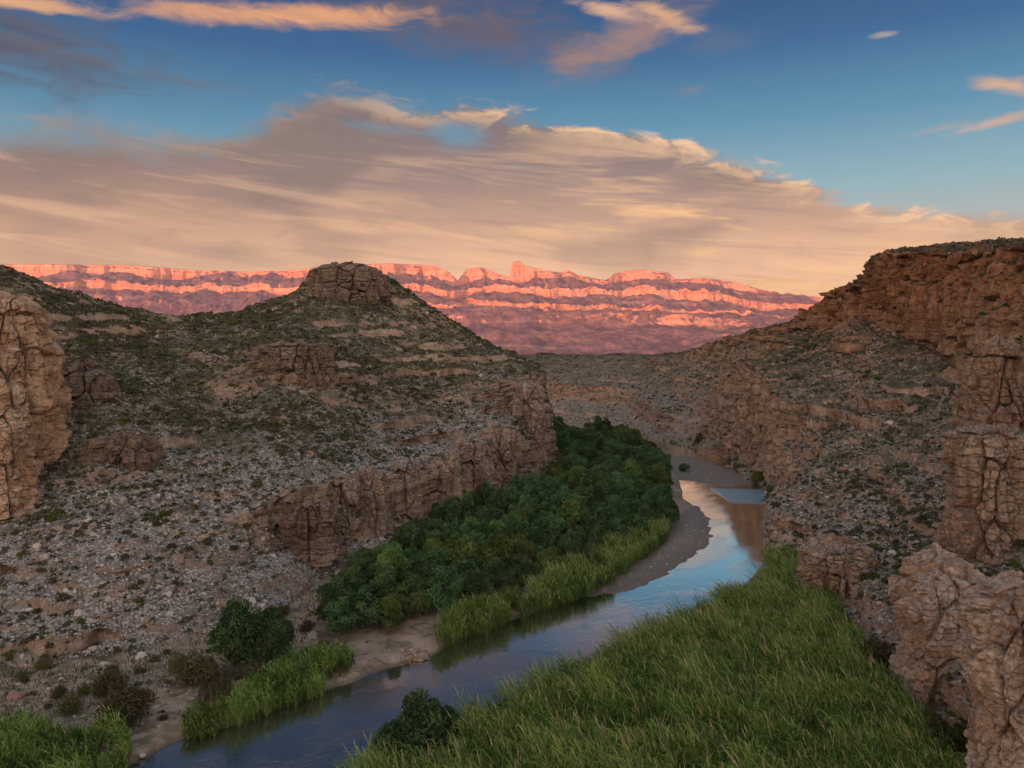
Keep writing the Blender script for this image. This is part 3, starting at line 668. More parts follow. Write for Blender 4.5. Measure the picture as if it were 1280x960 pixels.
# low dark foothills in front of the range
xf = np.linspace(300, 1500, 900)
ridge = [(300, 420), (480, 408), (560, 392), (620, 388), (700, 391), (760, 387), (830, 391), (880, 392), (950, 402), (1020, 412), (1100, 420), (1500, 432)]
fr_ = np.interp(xf, [p[0] for p in ridge], [p[1] for p in ridge])
n1 = lambda s, sd: fbm(np.stack([xf / s, xf * 0, xf * 0], 1), 3, sd)
rows = []
for Y, yy in ((6300, 447), (6800, 440 + 2 * n1(50, 1)), (7300, 424 + 3 * n1(60, 2)), (7400, 418 + 4 * n1(45, 3)), (7900, 409 + 4 * n1(60, 4)), (8100, fr_ + 1.5 * n1(30, 5)), (8700, 420), (9300, 447)):
    yy = np.maximum(yy + 0 * xf, fr_)
    Yv = Y + 160 * n1(70, int(Y))
    rows.append(np.stack([(xf - 640) / 1000 * Yv, Yv, CAM_H - (yy - 432) / 1000 * Yv], 1))
Rf = np.stack(rows, 1); vm = [14, 34, 16, 26, 26, 6, 4]
cvn = np.concatenate([[0], np.cumsum(vm)]); v = np.arange(cvn[-1] + 1); k = np.clip(np.searchsorted(cvn, v, side='right') - 1, 0, len(vm) - 1)
f = ((v - cvn[k]) / np.array(vm)[k])[None, :, None]
GF = gsmooth(Rf[:, k] * (1 - f) + Rf[:, k + 1] * f, 1, 2)
NF = grid_normals(GF)
GF = GF + NF * ((fbm(GF * np.array([1 / 330, 1 / 600, 1 / 900]), 5, 600, 0.55, ridged=True) - 0.2) * 60)[..., None]
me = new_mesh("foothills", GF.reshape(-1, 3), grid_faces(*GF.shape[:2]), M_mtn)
link("hill_foothills", me, kind='structure', label='dusky foothills below the pink escarpment')

# ------------------------------------------------------------------ free-standing rock outcrops
def outcrop(name, label, px, Y, ztop, zbot, rx, ry, material, seed, lean=(0, 0), prof=None, rot=0.0, nth=230, nz=190, s=0.7, lob=0.18, flat=0.3, dome=0.28):
    cx = (px - 640) / 1000 * Y
    th = np.linspace(0, 2 * pi, nth, endpoint=False); 
    prof = prof or [(0, 1.12), (0.3, 1.0), (0.7, 0.96), (0.9, 0.86), (1.0, 0.62)]
    tz = np.concatenate([np.linspace(0, 1, nz), np.ones(24)]); cap = np.concatenate([np.ones(nz), np.linspace(1, 0.0, 25)[1:]])
    rr = np.interp(tz, [p[0] for p in prof], [p[1] for p in prof]) * cap
    ct, st = np.cos(th), np.sin(th); q = 2.9
    sup = (np.abs(ct) ** q + np.abs(st) ** q) ** (-1 / q)
    ring = np.stack([ct * sup * rx, st * sup * ry], 1)
    lobes = 1 + lob * fbm(np.stack([ct * 1.7 + seed, st * 1.7, ct * 0], 1), 3, seed)
    ring *= lobes[:, None]
    c, s_ = cos(rot), sin(rot); ring = ring @ np.array([[c, s_], [-s_, c]])
    H = ztop - zbot
    z = zbot + tz * H + (1 - cap ** 2) * min(rx, ry) * dome
    P = np.empty((nth, len(tz), 3))
    P[..., 0] = ring[:, None, 0] * rr + lean[0] * tz * H; P[..., 1] = ring[:, None, 1] * rr + lean[1] * tz * H; P[..., 2] = z
    Wp = P + np.array([cx, Y, 0])
    N = np.stack([ct, st], 1)[:, None, :] * np.ones((1, len(tz), 1)); N = np.concatenate([N, np.zeros(N.shape[:2] + (1,))], -1)
    up = (1 - cap)[None, :, None]; N = N * (1 - up) + np.array([0, 0, 1.0]) * up * 0.8
    d = rock_disp(Wp, s, seed)
    P = P + N * d[..., None]
    P[..., 2] += (fbm(Wp / 2.5, 3, seed + 2) * flat)
    n2 = len(tz)
    i = np.arange(nth)[:, None] * n2 + np.arange(n2 - 1)[None, :]; j = ((np.arange(nth) + 1) % nth)[:, None] * n2 + np.arange(n2 - 1)[None, :]
    F = np.stack([i, j, j + 1, i + 1], -1).reshape(-1, 4)
    me = new_mesh(name, P.reshape(-1, 3), F, material, smooth=False, attrs={'veg': np.full(nth * n2, 0.15)})
    return link(name, me, label=label, category='rock', group='rock towers and outcrops of the canyon')\
        , cx, Y
def OC(*a, **k):
    o, cx, Y = outcrop(*a, **k); o.location = (cx, Y, 0); return o
OC("rock_pillar", "tall ochre and grey rock pillar cut by the left edge of the picture", 14, 164, 58.5, 10, 6.4, 11.0, M_leftpillar, 11, lean=(-0.02, 0.05), s=1.0, prof=[(0, 1.1), (0.2, 1.0), (0.35, 1.0), (0.6, 1.0), (0.78, 0.94), (0.86, 0.76), (1.0, 0.55)], nth=300)
OC("rock_pillar", "shorter rounded rock buttress leaning on the tall pillar at the left edge", 2, 157, 37, 12, 5.2, 6.0, M_leftpillar, 17, s=0.9)
OC("rock_pillar", "pale cracked rock pillar nearest the viewer in the lower right corner", 1283, 79, 26.0, -1, 4.6, 5.0, M_pale, 23, s=0.62, prof=[(0, 1.0), (0.3, 0.9), (0.45, 0.92), (0.6, 0.86), (0.72, 1.0), (0.88, 0.98), (0.96, 0.85), (1.0, 0.66)])
OC("rock_outcrop", "massive rounded tan rock tower standing over the right edge of the cane", 1188, 110, 18.0, -1, 6.2, 6.5, M_pale, 31, s=0.75, prof=[(0, 1.05), (0.12, 1.0), (0.2, 1.04), (0.6, 0.98), (0.85, 0.92), (1.0, 0.7)])
OC("rock_outcrop", "blocky brown rock tower behind the massive tan one, right edge of picture", 1245, 130, 35.5, 12, 7.5, 6.0, M_right, 37, s=0.8, prof=[(0, 1.1), (0.5, 1.0), (0.85, 0.9), (1.0, 0.7)])
OC("rock_outcrop", "low brown knob between the tan tower and the blocky tower behind it", 1170, 119, 18.5, 6, 5.0, 4.5, M_pale, 39, s=0.7)
OC("rock_outcrop", "layered grey ledge of rock just above the far corner of the cane", 1050, 152, 11.5, -1, 7.6, 7.0, M_right, 41, s=0.62, prof=[(0, 0.9), (0.3, 1.05), (0.5, 0.95), (0.8, 0.92), (1.0, 0.7)])
OC("rock_outcrop", "ribbed rock column below the mesa rim at the right edge", 1252, 172, 50, 18, 6.2, 7, M_right, 43, s=0.85, prof=[(0, 1.1), (0.6, 1.0), (0.9, 0.8), (1.0, 0.55)])
OC("rock_outcrop", "squat rock column beside the ribbed one under the red rimrock", 1218, 182, 43, 20, 3.6, 5, M_right, 47, s=0.7)
OC("rock_outcrop", "dark layered rock ledge on the slope right of the left pillar", 152, 173, 29.6, 18, 8.5, 5.5, M_dark, 53, s=0.6, prof=[(0, 1.0), (0.7, 1.05), (1.0, 0.85)])
OC("rock_outcrop", "dark fractured rock face beside the top of the left pillar", 108, 191, 44, 26, 6.5, 6, M_dark, 59, s=0.85)
OC("rock_outcrop", "dark blocky caprock crowning the butte hill", 433, 306, 80.0, 60, 16.4, 13, M_dark, 83, s=0.9, lob=0.06, dome=0.10, prof=[(0, 1.04), (0.45, 1.0), (0.62, 0.96), (0.80, 0.86), (0.92, 0.78), (1.0, 0.62)], nth=340)
OC("rock_outcrop", "row of dark rock columns halfway up the flank of the butte hill", 362, 229, 49.0, 34, 12.0, 6.0, M_dark, 85, s=0.8, prof=[(0, 1.05), (0.85, 1.0), (1.0, 0.85)], rot=0.15, nth=300)
OC("rock_outcrop", "low broken rock ledge left of the dark columns on the butte hill", 262, 226, 46.5, 36, 9.0, 5.0, M_left, 87, s=0.6, prof=[(0, 1.05), (0.85, 1.0), (1.0, 0.85)])
for _n, (_px, _Y, _zt, _rx, _ry, _lab) in enumerate((
        (424, 184, 19.0, 4.6, 4.0, "first fluted buttress of the riverside cliff, counting from the dark streaked one"),
        (462, 190, 19.6, 4.0, 4.0, "narrow fluted buttress of the riverside cliff, second from its left end"),
        (505, 200, 20.0, 4.6, 4.2, "brown buttress in the left half of the riverside cliff, above the widest trees"),
        (548, 213, 21.0, 5.0, 4.6, "bulging pale-footed buttress in the middle of the riverside cliff"),
        (588, 229, 22.5, 5.0, 4.8, "rounded overhanging buttress just right of the middle of the riverside cliff"),
        (626, 246, 25.0, 5.2, 4.8, "tall buttress of the riverside cliff, left of the nose"),
        (661, 272, 36.0, 6.0, 5.0, "tallest squared buttress at the nose of the left hill, over the grove"))):
    OC("rock_buttress", _lab, _px, _Y, _zt, 0, _rx, _ry, M_left, 120 + _n, s=0.8, prof=[(0, 0.82), (0.25, 0.86), (0.45, 1.0), (0.8, 1.0), (1.0, 0.8)], nth=200, nz=150)
OC("rock_outcrop", "flat grey rock slab at the water edge of the small sand bank", 508, 128.5, 0.75, -1, 3.6, 2.0, M_pale, 91, s=0.25, nth=110, nz=40, flat=0.1)
OC("rock_outcrop", "small round boulder-like knob on the brink of the left cliff", 389, 190, 24.0, 18, 2.0, 2.0, M_leftpillar, 61, s=0.35, prof=[(0, 1.0), (0.6, 1.1), (1.0, 0.7)], nth=90, nz=60)
OC("rock_outcrop", "dark streaked buttress at the left end of the riverside cliff", 386, 173, 17, 4, 5.5, 5.5, M_dark, 67, s=0.8)
OC("rock_outcrop", "low pale rock slab at the foot of the far cliff beside the upstream water", 905, 366, 5.5, -1, 13, 7, M_right, 71, s=0.7, rot=0.5, nth=140, nz=80)

# ------------------------------------------------------------------ vegetation builders
rng = np.random.default_rng(5)
def rdir(n, r=rng):
    v = r.normal(size=(n, 3)); return v / np.linalg.norm(v, axis=1, keepdims=True)

def cards(C, size, r, flat=0.0):
    """one quad leaf spray per centre"""
    n = len(C); a = rdir(n, r); b = np.cross(a, rdir(n, r)); b /= np.maximum(np.linalg.norm(b, axis=1, keepdims=True), 1e-6)
    s = (size if np.ndim(size) else np.full(n, size))[:, None]
    V = np.stack([C - a * s, C + b * s * 0.5, C + a * s, C - b * s * 0.5], 1)
    return V.reshape(-1, 3), np.arange(4 * n).reshape(-1, 4)

def tube(pts, radii, sides=7):
    pts = np.array(pts, float); V = []; F = []
    for i, p in enumerate(pts):
        t = pts[min(i + 1, len(pts) - 1)] - pts[max(i - 1, 0)]; t /= np.linalg.norm(t)
        a = np.cross(t, [0.3, 1, 0.1]); a /= np.linalg.norm(a); b = np.cross(t, a)
        for k in range(sides):
            an = 2 * pi * k / sides; V.append(p + radii[i] * (a * cos(an) + b * sin(an)))
    for i in range(len(pts) - 1):
        for k in range(sides):
            F.append([i * sides + k, i * sides + (k + 1) % sides, (i + 1) * sides + (k + 1) % sides, (i + 1) * sides + k])
    return np.array(V), np.array(F)

def join(parts):
    V = []; F = []; o = 0
    for v, f in parts: V.append(v); F.append(np.asarray(f) + o); o += len(v)
    return np.concatenate(V), np.concatenate(F)

def tree_proto(seed, H, R, nl=34, leaves=7500, leaf=0.30, lobe=0.25, m=M_grove, low=0.06, name='crown'):
    r = np.random.default_rng(seed)
    # lobes spread over an uneven dome
    nl = int(nl * 1.3); d = rdir(nl * 3, r); d = d[d[:, 2] > -0.93][:nl]; nl = len(d)
    rad = r.uniform(0.45, 0.86, nl)
    top = H * r.uniform(0.93, 1.0)
    C = np.stack([d[:, 0] * R * rad, d[:, 1] * R * rad, (low + 0.5 * (1 - low)) * top + d[:, 2] * rad * top * 0.5 * (1 - low)], 1)
    lr = R * lobe * r.uniform(0.7, 1.35, nl)
    w = lr ** 2; pick = r.choice(nl, leaves, p=w / w.sum())
    dd = rdir(leaves, r); dd[:, 2] = np.abs(dd[:, 2]) * np.sign(r.uniform(-0.35, 1, leaves))
    L = C[pick] + dd * (lr[pick] * (1 - 0.42 * r.uniform(0, 1, leaves) ** 1.6))[:, None] * np.array([1, 1, 1.15])
    L += rdir(leaves, r) * (0.05 + 0.5 * r.uniform(0, 1, leaves) ** 2.5)[:, None]
    V, F = cards(L, leaf * r.uniform(0.6, 1.35, leaves), r)
    tint = np.clip(r.uniform(0.0, 1.0, nl)[pick] * 0.6 + r.uniform(0, 0.4, leaves), 0, 1)
    crown = new_mesh(name, V, F, m, smooth=False, attrs={'tint': np.repeat(tint, 4)})
    parts = [tube([(0, 0, -0.8), (0.1, 0, H * 0.18), (0.15, 0.1, H * 0.4), (0.1, 0.1, H * 0.7)], [R * 0.07, R * 0.055, R * 0.04, R * 0.015])]
    for c in C[::3]:
        parts.append(tube([(0.05, 0, H * 0.14), c * np.array([0.4, 0.4, 0.55]), c], [R * 0.032, R * 0.022, 0.03], 5))
    Vt, Ft = join(parts)
    trunk = new_mesh("trunk", Vt, Ft, M_bark, smooth=True)
    return crown, trunk

protos_grove = [tree_proto(700 + i, 10 * h, 4.3 * w_, nl, lv) for i, (h, w_, nl, lv) in enumerate([(1, 1, 34, 8000), (0.9, 1.05, 38, 8500), (1.1, 0.95, 40, 8500), (0.8, 0.9, 26, 6500), (1.0, 1.15, 44, 9500), (0.95, 0.8, 30, 7000)])]
protos_light = [tree_proto(780 + i, 9.5 * h, 4.2 * w_, nl, 8000, m=M_grove2) for i, (h, w_, nl) in enumerate([(1, 1, 30), (0.85, 1.1, 36), (1.15, 0.85, 34)])]
protos_low = [tree_proto(720 + i, 10.5, 4.2, 46, 12000, low=0.02, lobe=0.28) for i in range(2)]
protos_olive = [tree_proto(730 + i, 7, 3.6, 26, 6000, m=M_olive) for i in range(2)]
def bush_proto(seed, H, R, m, leaves=2600, leaf=0.16, nl=18):
    return tree_proto(seed, H, R, nl, leaves, leaf, 0.36, m, 0.02, 'foliage')
protos_bush = [bush_proto(750 + i, 3.0, 2.4, M_brush, 4200) for i in range(2)]
protos_gbush = [bush_proto(760 + i, 2.6, 2.0, M_olive, 3200) for i in range(2)]
protos_dbush = [bush_proto(770 + i, 3.0, 2.4, M_grove, 4200) for i in range(2)]

def plant(kind, proto, x, y, z, s, label, cat, group=None, sz=None, trunk_name='trunk', crown_name='crown'):
    o = bpy.data.objects.new(kind, None); COL.objects.link(o)
    o.location = (x, y, z); o.rotation_euler = (0, 0, float(rng.uniform(0, 6.28))); o.scale = (s, s, sz or s)
    o['label'] = label; o['category'] = cat
    if group: o['group'] = group
    link(crown_name, proto[0], o); link(trunk_name, proto[1], o)
    return o

def floor_z(x, y): return float(floor_height(np.array([[x, y]]))[0][0])

# grove
GROVE = np.array([(-32, 135), (-26, 132), (-17, 137), (-4, 152), (8, 168), (22, 186), (35, 204), (45, 222), (51, 250), (55, 285), (63, 325), (67, 365), (66, 405), (50, 445), (20, 470), (10, 430), (13, 380), (18, 330), (15, 292), (6, 262), (-4, 240), (-13, 220), (-22, 200), (-29, 180), (-34, 160)])
cand = rng.uniform((-36, 130), (72, 472), (14000, 2)); cand = cand[poly_sd(cand, GROVE) < -0.2]
keep = []
for c in cand:
    md = 4.6 if c[1] < 230 else (5.8 if c[1] < 330 else 7.4)
    if all((c[0] - k_[0]) ** 2 + (c[1] - k_[1]) ** 2 > md * md for k_ in keep): keep.append(c)
gsd = poly_sd(np.array(keep), GROVE)
zones = [(160, 'dark green tree at the near end of the grove, by the sand bank'), (200, 'dark green tree in the near middle of the grove, under the left cliff'),
         (255, 'dark green tree in the middle of the grove, beside the outer sand bar'), (330, 'dark green tree in the far half of the grove, beyond the cliff nose'), (999, 'dark green tree at the far end of the grove, below the canyon slope')]
for c, g in zip(keep, gsd):
    x, y = c; edge = g > -4.5
    pr = protos_grove[int(rng.integers(6))]
    s = rng.uniform(0.68, 1.14) if not edge else rng.uniform(0.52, 0.85)
    if y > 330: s *= 1.15
    light = rng.uniform() < (0.35 if y < 175 else 0.14)
    if light: pr = protos_light[int(rng.integers(3))]; s *= rng.uniform(0.85, 1.1)
    if (y > 385 and x > 28) or (y > 350 and x > 60): pr = protos_olive[int(rng.integers(2))]; s *= 0.95
    zi = next(i for i, (lim, _) in enumerate(zones) if y < lim); lab = zones[zi][1]
    if pr in protos_olive: lab = 'low olive green tree at the far upstream tip of the grove'; gp = 'olive trees at the tip of the grove'
    else:
        if light: lab = lab.replace('dark green', 'lighter green'); 
        if edge: lab = lab.replace('dark green tree', 'smaller edge tree', 1).replace('lighter green tree', 'smaller light green edge tree', 1)
        gp = f'{"light" if light else "dark"} grove trees, {"edge" if edge else "inside"}, stretch {zi + 1} from the near end'
    plant("riverside_tree", pr, x, y, floor_z(x, y), s, lab, 'tree', gp, sz=s * rng.uniform(0.8, 1.15))

# single trees and bushes along the banks
def at(px, py, z=1.0):
    Y = (CAM_H - z) * 1000 / (py - 432); return (px - 640) / 1000 * Y, Y
for px, py, pr, s, lab, kind, cat in (
        (298, 836, protos_low[0], 0.98, 'lone dark green tree on the left bank, the taller of the pair', 'riverside_tree', 'tree'),
        (338, 826, protos_low[1], 0.80, 'smaller dark green tree joined to the right side of the lone tree', 'riverside_tree', 'tree'),
        (524, 958, protos_low[0], 0.92, 'large dark green bush rising from the cane at the bottom edge', 'riverside_bush', 'bush'),
        (488, 968, protos_low[1], 0.66, 'dark bush left of the large one at the bottom edge of the picture', 'riverside_bush', 'bush'),
        (556, 945, protos_low[1], 0.62, 'smaller dark bush right of the large one, half hidden by cane', 'riverside_bush', 'bush'),
        (160, 905, protos_bush[0], 1.35, 'largest round brown-green bush on the sandy left bank', 'riverside_bush', 'bush'),
        (138, 868, protos_bush[1], 1.0, 'brown-green bush directly behind the largest one on the left bank', 'riverside_bush', 'bush'),
        (88, 890, protos_bush[1], 0.75, 'small low bush left of the largest brown-green bush', 'riverside_bush', 'bush'),
        (245, 858, protos_bush[0], 1.25, 'grey-green bush at the left foot of the lone tree', 'riverside_bush', 'bush'),
        (225, 838, protos_bush[1], 0.7, 'small bush at the upper left of the grey-green bush', 'riverside_bush', 'bush'),
        (186, 795, protos_bush[0], 0.9, 'dark brown thorny bush alone low on the gravel slope', 'riverside_bush', 'bush'),
        (462, 708, protos_gbush[0], 1.5, 'yellow-green bush at the foot of the left cliff behind the grove', 'riverside_bush', 'bush'),
        (438, 730, protos_gbush[1], 1.3, 'olive bush left of the yellow-green one under the left cliff', 'riverside_bush', 'bush'),
        (700, 588, protos_gbush[0], 2.9, 'large olive brown bush against the nose of the left cliff', 'riverside_bush', 'bush'),
        (706, 565, protos_gbush[1], 2.6, 'olive bush just beyond the one at the cliff nose', 'riverside_bush', 'bush'),
        (855, 586, protos_dbush[0], 0.95, 'small dark green bush alone on the shallow mid-river bar', 'riverside_bush', 'bush'),
        (968, 618, protos_gbush[0], 1.35, 'bright green bush at the foot of the right cliff by the blue pool', 'riverside_bush', 'bush'),
        (948, 600, protos_gbush[1], 1.45, 'green bush at the water line left of the one by the blue pool', 'riverside_bush', 'bush'),
        (929, 578, protos_gbush[0], 1.6, 'olive bush in the shaded corner where the right cliff meets the water', 'riverside_bush', 'bush'),
        (881, 556, protos_gbush[1], 2.4, 'olive bush at the far bend of the river', 'riverside_bush', 'bush'),
        (1006, 738, protos_dbush[1], 1.5, 'dark green bush at the far corner of the cane under the right bench', 'riverside_bush', 'bush'),
        (1022, 760, protos_dbush[0], 1.1, 'dark bush right of the one at the far corner of the cane', 'riverside_bush', 'bush'),
        (1045, 812, protos_bush[1], 1.6, 'dark brown-green bush between the cane and the layered ledge', 'riverside_bush', 'bush'),
        (1078, 845, protos_bush[0], 1.6, 'wide dark bush at the foot of the scree beside the cane', 'riverside_bush', 'bush'),
        (1160, 925, protos_bush[1], 1.1, 'dark bush at the foot of the massive tan rock tower', 'riverside_bush', 'bush'),
        (1205, 940, protos_gbush[1], 1.1, 'green bush between the tan tower and the nearest pillar', 'riverside_bush', 'bush')):
    x, y = at(px, py); z = max(floor_z(x, y), 0.1)
    plant(kind, pr, x, y, z - 0.1, s, lab, cat, 'single trees and bushes along the river banks', trunk_name='trunk' if cat == 'tree' else 'stem', crown_name='crown' if cat == 'tree' else 'foliage')

# cane beds (giant reed): uncountable
def cane_bed(name, label, poly, density, H, seed, plume=0.1, lean=(-0.12, 0.0), width=0.05, avoid_water=True, mats=None, blades=6, hole=None):
    r = np.random.default_rng(seed); poly = np.array(poly); lo, hi = poly.min(0), poly.max(0)
    n = int((hi - lo).prod() * density); P = r.uniform(lo, hi, (n, 2))
    P3 = np.column_stack([P, np.zeros(n)])
    sd = poly_sd(P, poly) + 1.3 * fbm(P3 / 3.5, 3, seed)
    sd = np.where(fbm(P3 / 5.0, 3, seed + 9) + 0.5 * fbm(P3 / 1.6, 2, seed + 10) < -0.48, 1, sd)
    if hole: sd = np.where(np.hypot(P[:, 0] - hole[0], P[:, 1] - hole[1]) < hole[2], 1, sd)
    P = P[sd < 0]; n = len(P); P3 = np.column_stack([P, np.zeros(n)])
    z0 = np.maximum(floor_height(P)[0], -0.3) - 0.1
    clump = fbm(P3 / 4.5, 3, seed + 3); fine = fbm(P3 / 1.3, 2, seed + 4)
    h = H * (0.80 + 0.36 * clump + 0.12 * fine + 0.13 * r.normal(size=n)).clip(0.35, 1.25)
    ln = np.array(lean)[None] * (1 + 0.7 * clump[:, None]) + r.normal(0, 0.10, (n, 2))
    base = np.column_stack([P, z0])
    V = []; F = []; tint = []; mi = []; off = 0
    ttt = np.clip(0.42 + 0.5 * clump + 0.25 * r.normal(size=n), 0, 1)
    def pt(t): return base + np.column_stack([ln[:, 0] * h * t ** 1.8, ln[:, 1] * h * t ** 1.8, h * t * (1 - 0.06 * t)])
    def ribbon(A, B, C, w, tn, m):
        nonlocal off
        k = len(A); d = np.cross(B - A, r.normal(size=(k, 3))); d /= np.maximum(np.linalg.norm(d, axis=1, keepdims=True), 1e-6); d *= w
        V.append(np.stack([A - d * 0.6, A + d * 0.6, B + d, B - d, C + d * 0.1, C - d * 0.1], 1).reshape(-1, 3))
        b = off + np.arange(k)[:, None] * 6
        F.append(np.concatenate([b + np.array([[0, 1, 2, 3]]), b + np.array([[3, 2, 4, 5]])], 0)); mi.append(np.full(2 * k, m)); tint.append(np.repeat(tn, 6)); off += 6 * k
    ribbon(pt(0.0), pt(0.5), pt(1.0), width * 0.6, ttt * 0.8, 0)
    for b in range(blades):
        t = 0.22 + 0.74 * (b + r.uniform(0, 1, n)) / blades
        A = base + np.column_stack([ln[:, 0] * h * t ** 1.8, ln[:, 1] * h * t ** 1.8, h * t * (1 - 0.06 * t)])
        an = r.uniform(0, 2 * pi, n); L = r.uniform(0.5, 1.1, n) * H * 0.24
        dr = np.column_stack([np.cos(an), np.sin(an), np.zeros(n)]) + np.array([lean[0] * 2.5, lean[1] * 2.5, 0])
        B = A + dr * (L * 0.45)[:, None] + np.array([0, 0, 1.0]) * (L * r.uniform(0.45, 0.95, n))[:, None]
        C = A + dr * (L * 1.05)[:, None] + np.array([0, 0, 1.0]) * (L * r.uniform(0.2, 1.3, n))[:, None]
        ribbon(A, B, C, width, np.clip(ttt + 0.15 * r.normal(size=n) + 0.25 * (t - 0.5), 0, 1), 0)
    pl = np.nonzero(r.uniform(size=n) < plume * (1 + 0.9 * clump))[0]
    if len(pl):
        A = pt(0.96)[pl]; up = np.column_stack([ln[pl] * 1.6 + r.normal(0, 0.07, (len(pl), 2)), np.ones(len(pl))]) * (H * r.uniform(0.14, 0.30, len(pl)))[:, None]
        for q in range(2): ribbon(A, A + up * 0.55, A + up, width * 1.1, r.uniform(0, 1, len(pl)), 1)
    me = new_mesh(name, np.concatenate(V), np.concatenate(F), mats or [M_cane, M_plume], smooth=False, attrs={'tint': np.concatenate(tint)}, midx=np.concatenate(mi))
    return link(name, me, kind='stuff', label=label)

NEARCANE = [(-26, 74), (-20, 82), (-13, 90), (-4, 99), (7, 111.5), (17, 122), (29, 135), (38, 144.5), (47, 153), (53, 162), (57, 176), (66, 178), (68, 164), (60, 148), (57, 138), (55, 128), (54, 117), (52, 106), (50, 96), (50, 84), (47, 70), (40, 55), (0, 50), (-26, 60)]
cane_bed("cane_bed", "dense tall green cane with tan plumes filling the near right bank", NEARCANE, 9.5, 5.4, 21, 0.13, lean=(-0.20, 0.05), width=0.052, hole=(-10.8, 93.5, 5.6))
g = lambda *p: [at(x, y) for x, y in p]
cane_bed("cane_patch", "green cane clump in the bottom left corner", g((-60, 960), (-40, 925), (30, 915), (80, 930), (150, 925), (172, 942), (150, 985), (40, 1010), (-60, 1020)), 10, 3.6, 31, 0.02)
cane_bed("cane_patch", "small bright green cane clump on the left bank point", g((222, 915), (245, 892), (285, 885), (292, 898), (250, 918)), 12, 2.4, 32, 0.0)
cane_bed("cane_patch", "strip of green cane on the bank below the lone tree", g((285, 895), (310, 868), (345, 845), (400, 825), (440, 828), (432, 848), (370, 873), (300, 903)), 12, 3.2, 33, 0.02)
cane_bed("cane_patch", "green cane strip between the grove and the river right of the sand bank", g((545, 802), (560, 788), (600, 770), (650, 752), (662, 765), (600, 790), (562, 806)), 12, 4.2, 34, 0.03)
cane_bed("cane_patch", "tawny and green cane strip along the inner edge of the outer sand bar", g((655, 762), (690, 728), (740, 700), (790, 672), (832, 655), (838, 668), (790, 706), (735, 742), (690, 758)), 10, 4.2, 35, 0.16)
cane_bed("brush_patch", "reddish dry brush on the bank right of the grey-green bush", g((255, 880), (262, 855), (300, 842), (345, 838), (320, 862), (285, 885)), 9, 1.5, 36, 0.0, mats=[M_brush, M_plume])
cane_bed("grass_patch", "sparse dry grass and litter on the silty flat at the foot of the gravel slope", [(-92, 104), (-72, 104), (-56, 108), (-44, 118), (-34, 132), (-34, 150), (-42, 165), (-60, 142), (-80, 128), (-95, 120)], 2.2, 0.7, 38, 0.0, mats=[M_brush, M_plume])
cane_bed("grass_patch", "olive grass on the low sand bank in front of the near grove", g((395, 835), (400, 815), (432, 808), (445, 832), (430, 845)), 9, 1.2, 37, 0.0, mats=[M_brush, M_plume])

# ------------------------------------------------------------------ scattered shrubs and stones on the slopes
def cells(G):
    C = (G[:-1, :-1] + G[1:, :-1] + G[1:, 1:] + G[:-1, 1:]) / 4
    n = np.cross(G[1:, 1:] - G[:-1, :-1], G[:-1, 1:] - G[1:, :-1]); ar = np.linalg.norm(n, axis=-1); n = n / np.maximum(ar, 1e-9)[..., None]
    n = np.where(n[..., 2:3] < 0, -n, n); ar = ar / 2
    px, py = proj(C)
    vis = (C[..., 1] > 60) & (px > -180) & (px < 1460) & (py < 1040) & (((np.array([0, 0, CAM_H]) - C) * n).sum(-1) > 0)
    return C, n, ar, px, py, vis
def scatter(G, n, dens, r, nzmin=0.62):
    C, N, ar, px, py, vis = cells(G)
    w = (ar * vis * (200 / np.maximum(C[..., 1], 90)) ** 1.4 * dens(C, px, py) * sstep(N[..., 2], nzmin - 0.08, nzmin + 0.08)).ravel()
    i = r.choice(len(w), n, p=w / w.sum()); P = C.reshape(-1, 3)[i]
    return P + r.normal(0, 0.08, P.shape)

r = np.random.default_rng(77)
def dl(C, px, py): return (0.25 + 1.1 * sstep(C[..., 2], 5, 55)) * (0.6 + 1.5 * sstep(fbm(C / 14, 4, 3), -0.1, 0.4))
def dr_(C, px, py): return (0.5 + 1.5 * sstep(fbm(C / 14, 4, 4), -0.1, 0.4)) * np.where(C[..., 1] > 380, 0.8, 1.0)
SL = scatter(GL, 31000, dl, r); SR = scatter(GR, 32000, dr_, r)
FXY = r.uniform((-95, 100), (-22, 178), (4200, 2)); FXY = FXY[(poly_sd(FXY, RIVER) > 2.5) & (poly_sd(FXY, GROVE) > 1)]; FZ = np.column_stack([FXY, floor_height(FXY)[0]])
FF = r.uniform((5, 380), (95, 600), (1500, 2)); FF = FF[(poly_sd(FF, RIVER) > 2) & (poly_sd(FF, GROVE) > 0)]; FF = np.column_stack([FF, floor_height(FF)[0]])
FB = r.uniform((15, 150), (95, 365), (9000, 2)); FB = FB[((poly_sd(FB, BAR) < 0) | (poly_sd(FB, MIDBAR) < 0))][:700]; FB = np.column_stack([FB, floor_height(FB)[0]])
SP = np.concatenate([SL, SR, FZ[:260], FF[:len(FF) // 2]]); ns = len(SP)
ssz = np.exp(r.normal(-1.08, 0.45, ns)).clip(0.15, 1.4) * np.where(SP[:, 1] > 300, 1.35, 1.0)
RL = scatter(GL, 20000, lambda C, px, py: (0.15 + 1.6 * sstep(-C[..., 2], -30, -3)) * (0.5 + sstep(fbm(C / 12, 2, 8), -.2, .4)), r, 0.5)
RR = scatter(GR, 13000, lambda C, px, py: (0.3 + 1.0 * sstep(-C[..., 2], -34, -5)) * np.where(C[..., 1] > 300, 0.3, 1.0), r, 0.5)
RP = np.concatenate([RL, RR, FZ[260:], FF[len(FF) // 2:], FB]); nr = len(RP)
rsz = (0.11 * (1 - r.uniform(0, 1, nr)) ** -0.40).clip(0.1, 1.15); rsz[-len(FB):] = rsz[-len(FB):].clip(0.1, 0.32)

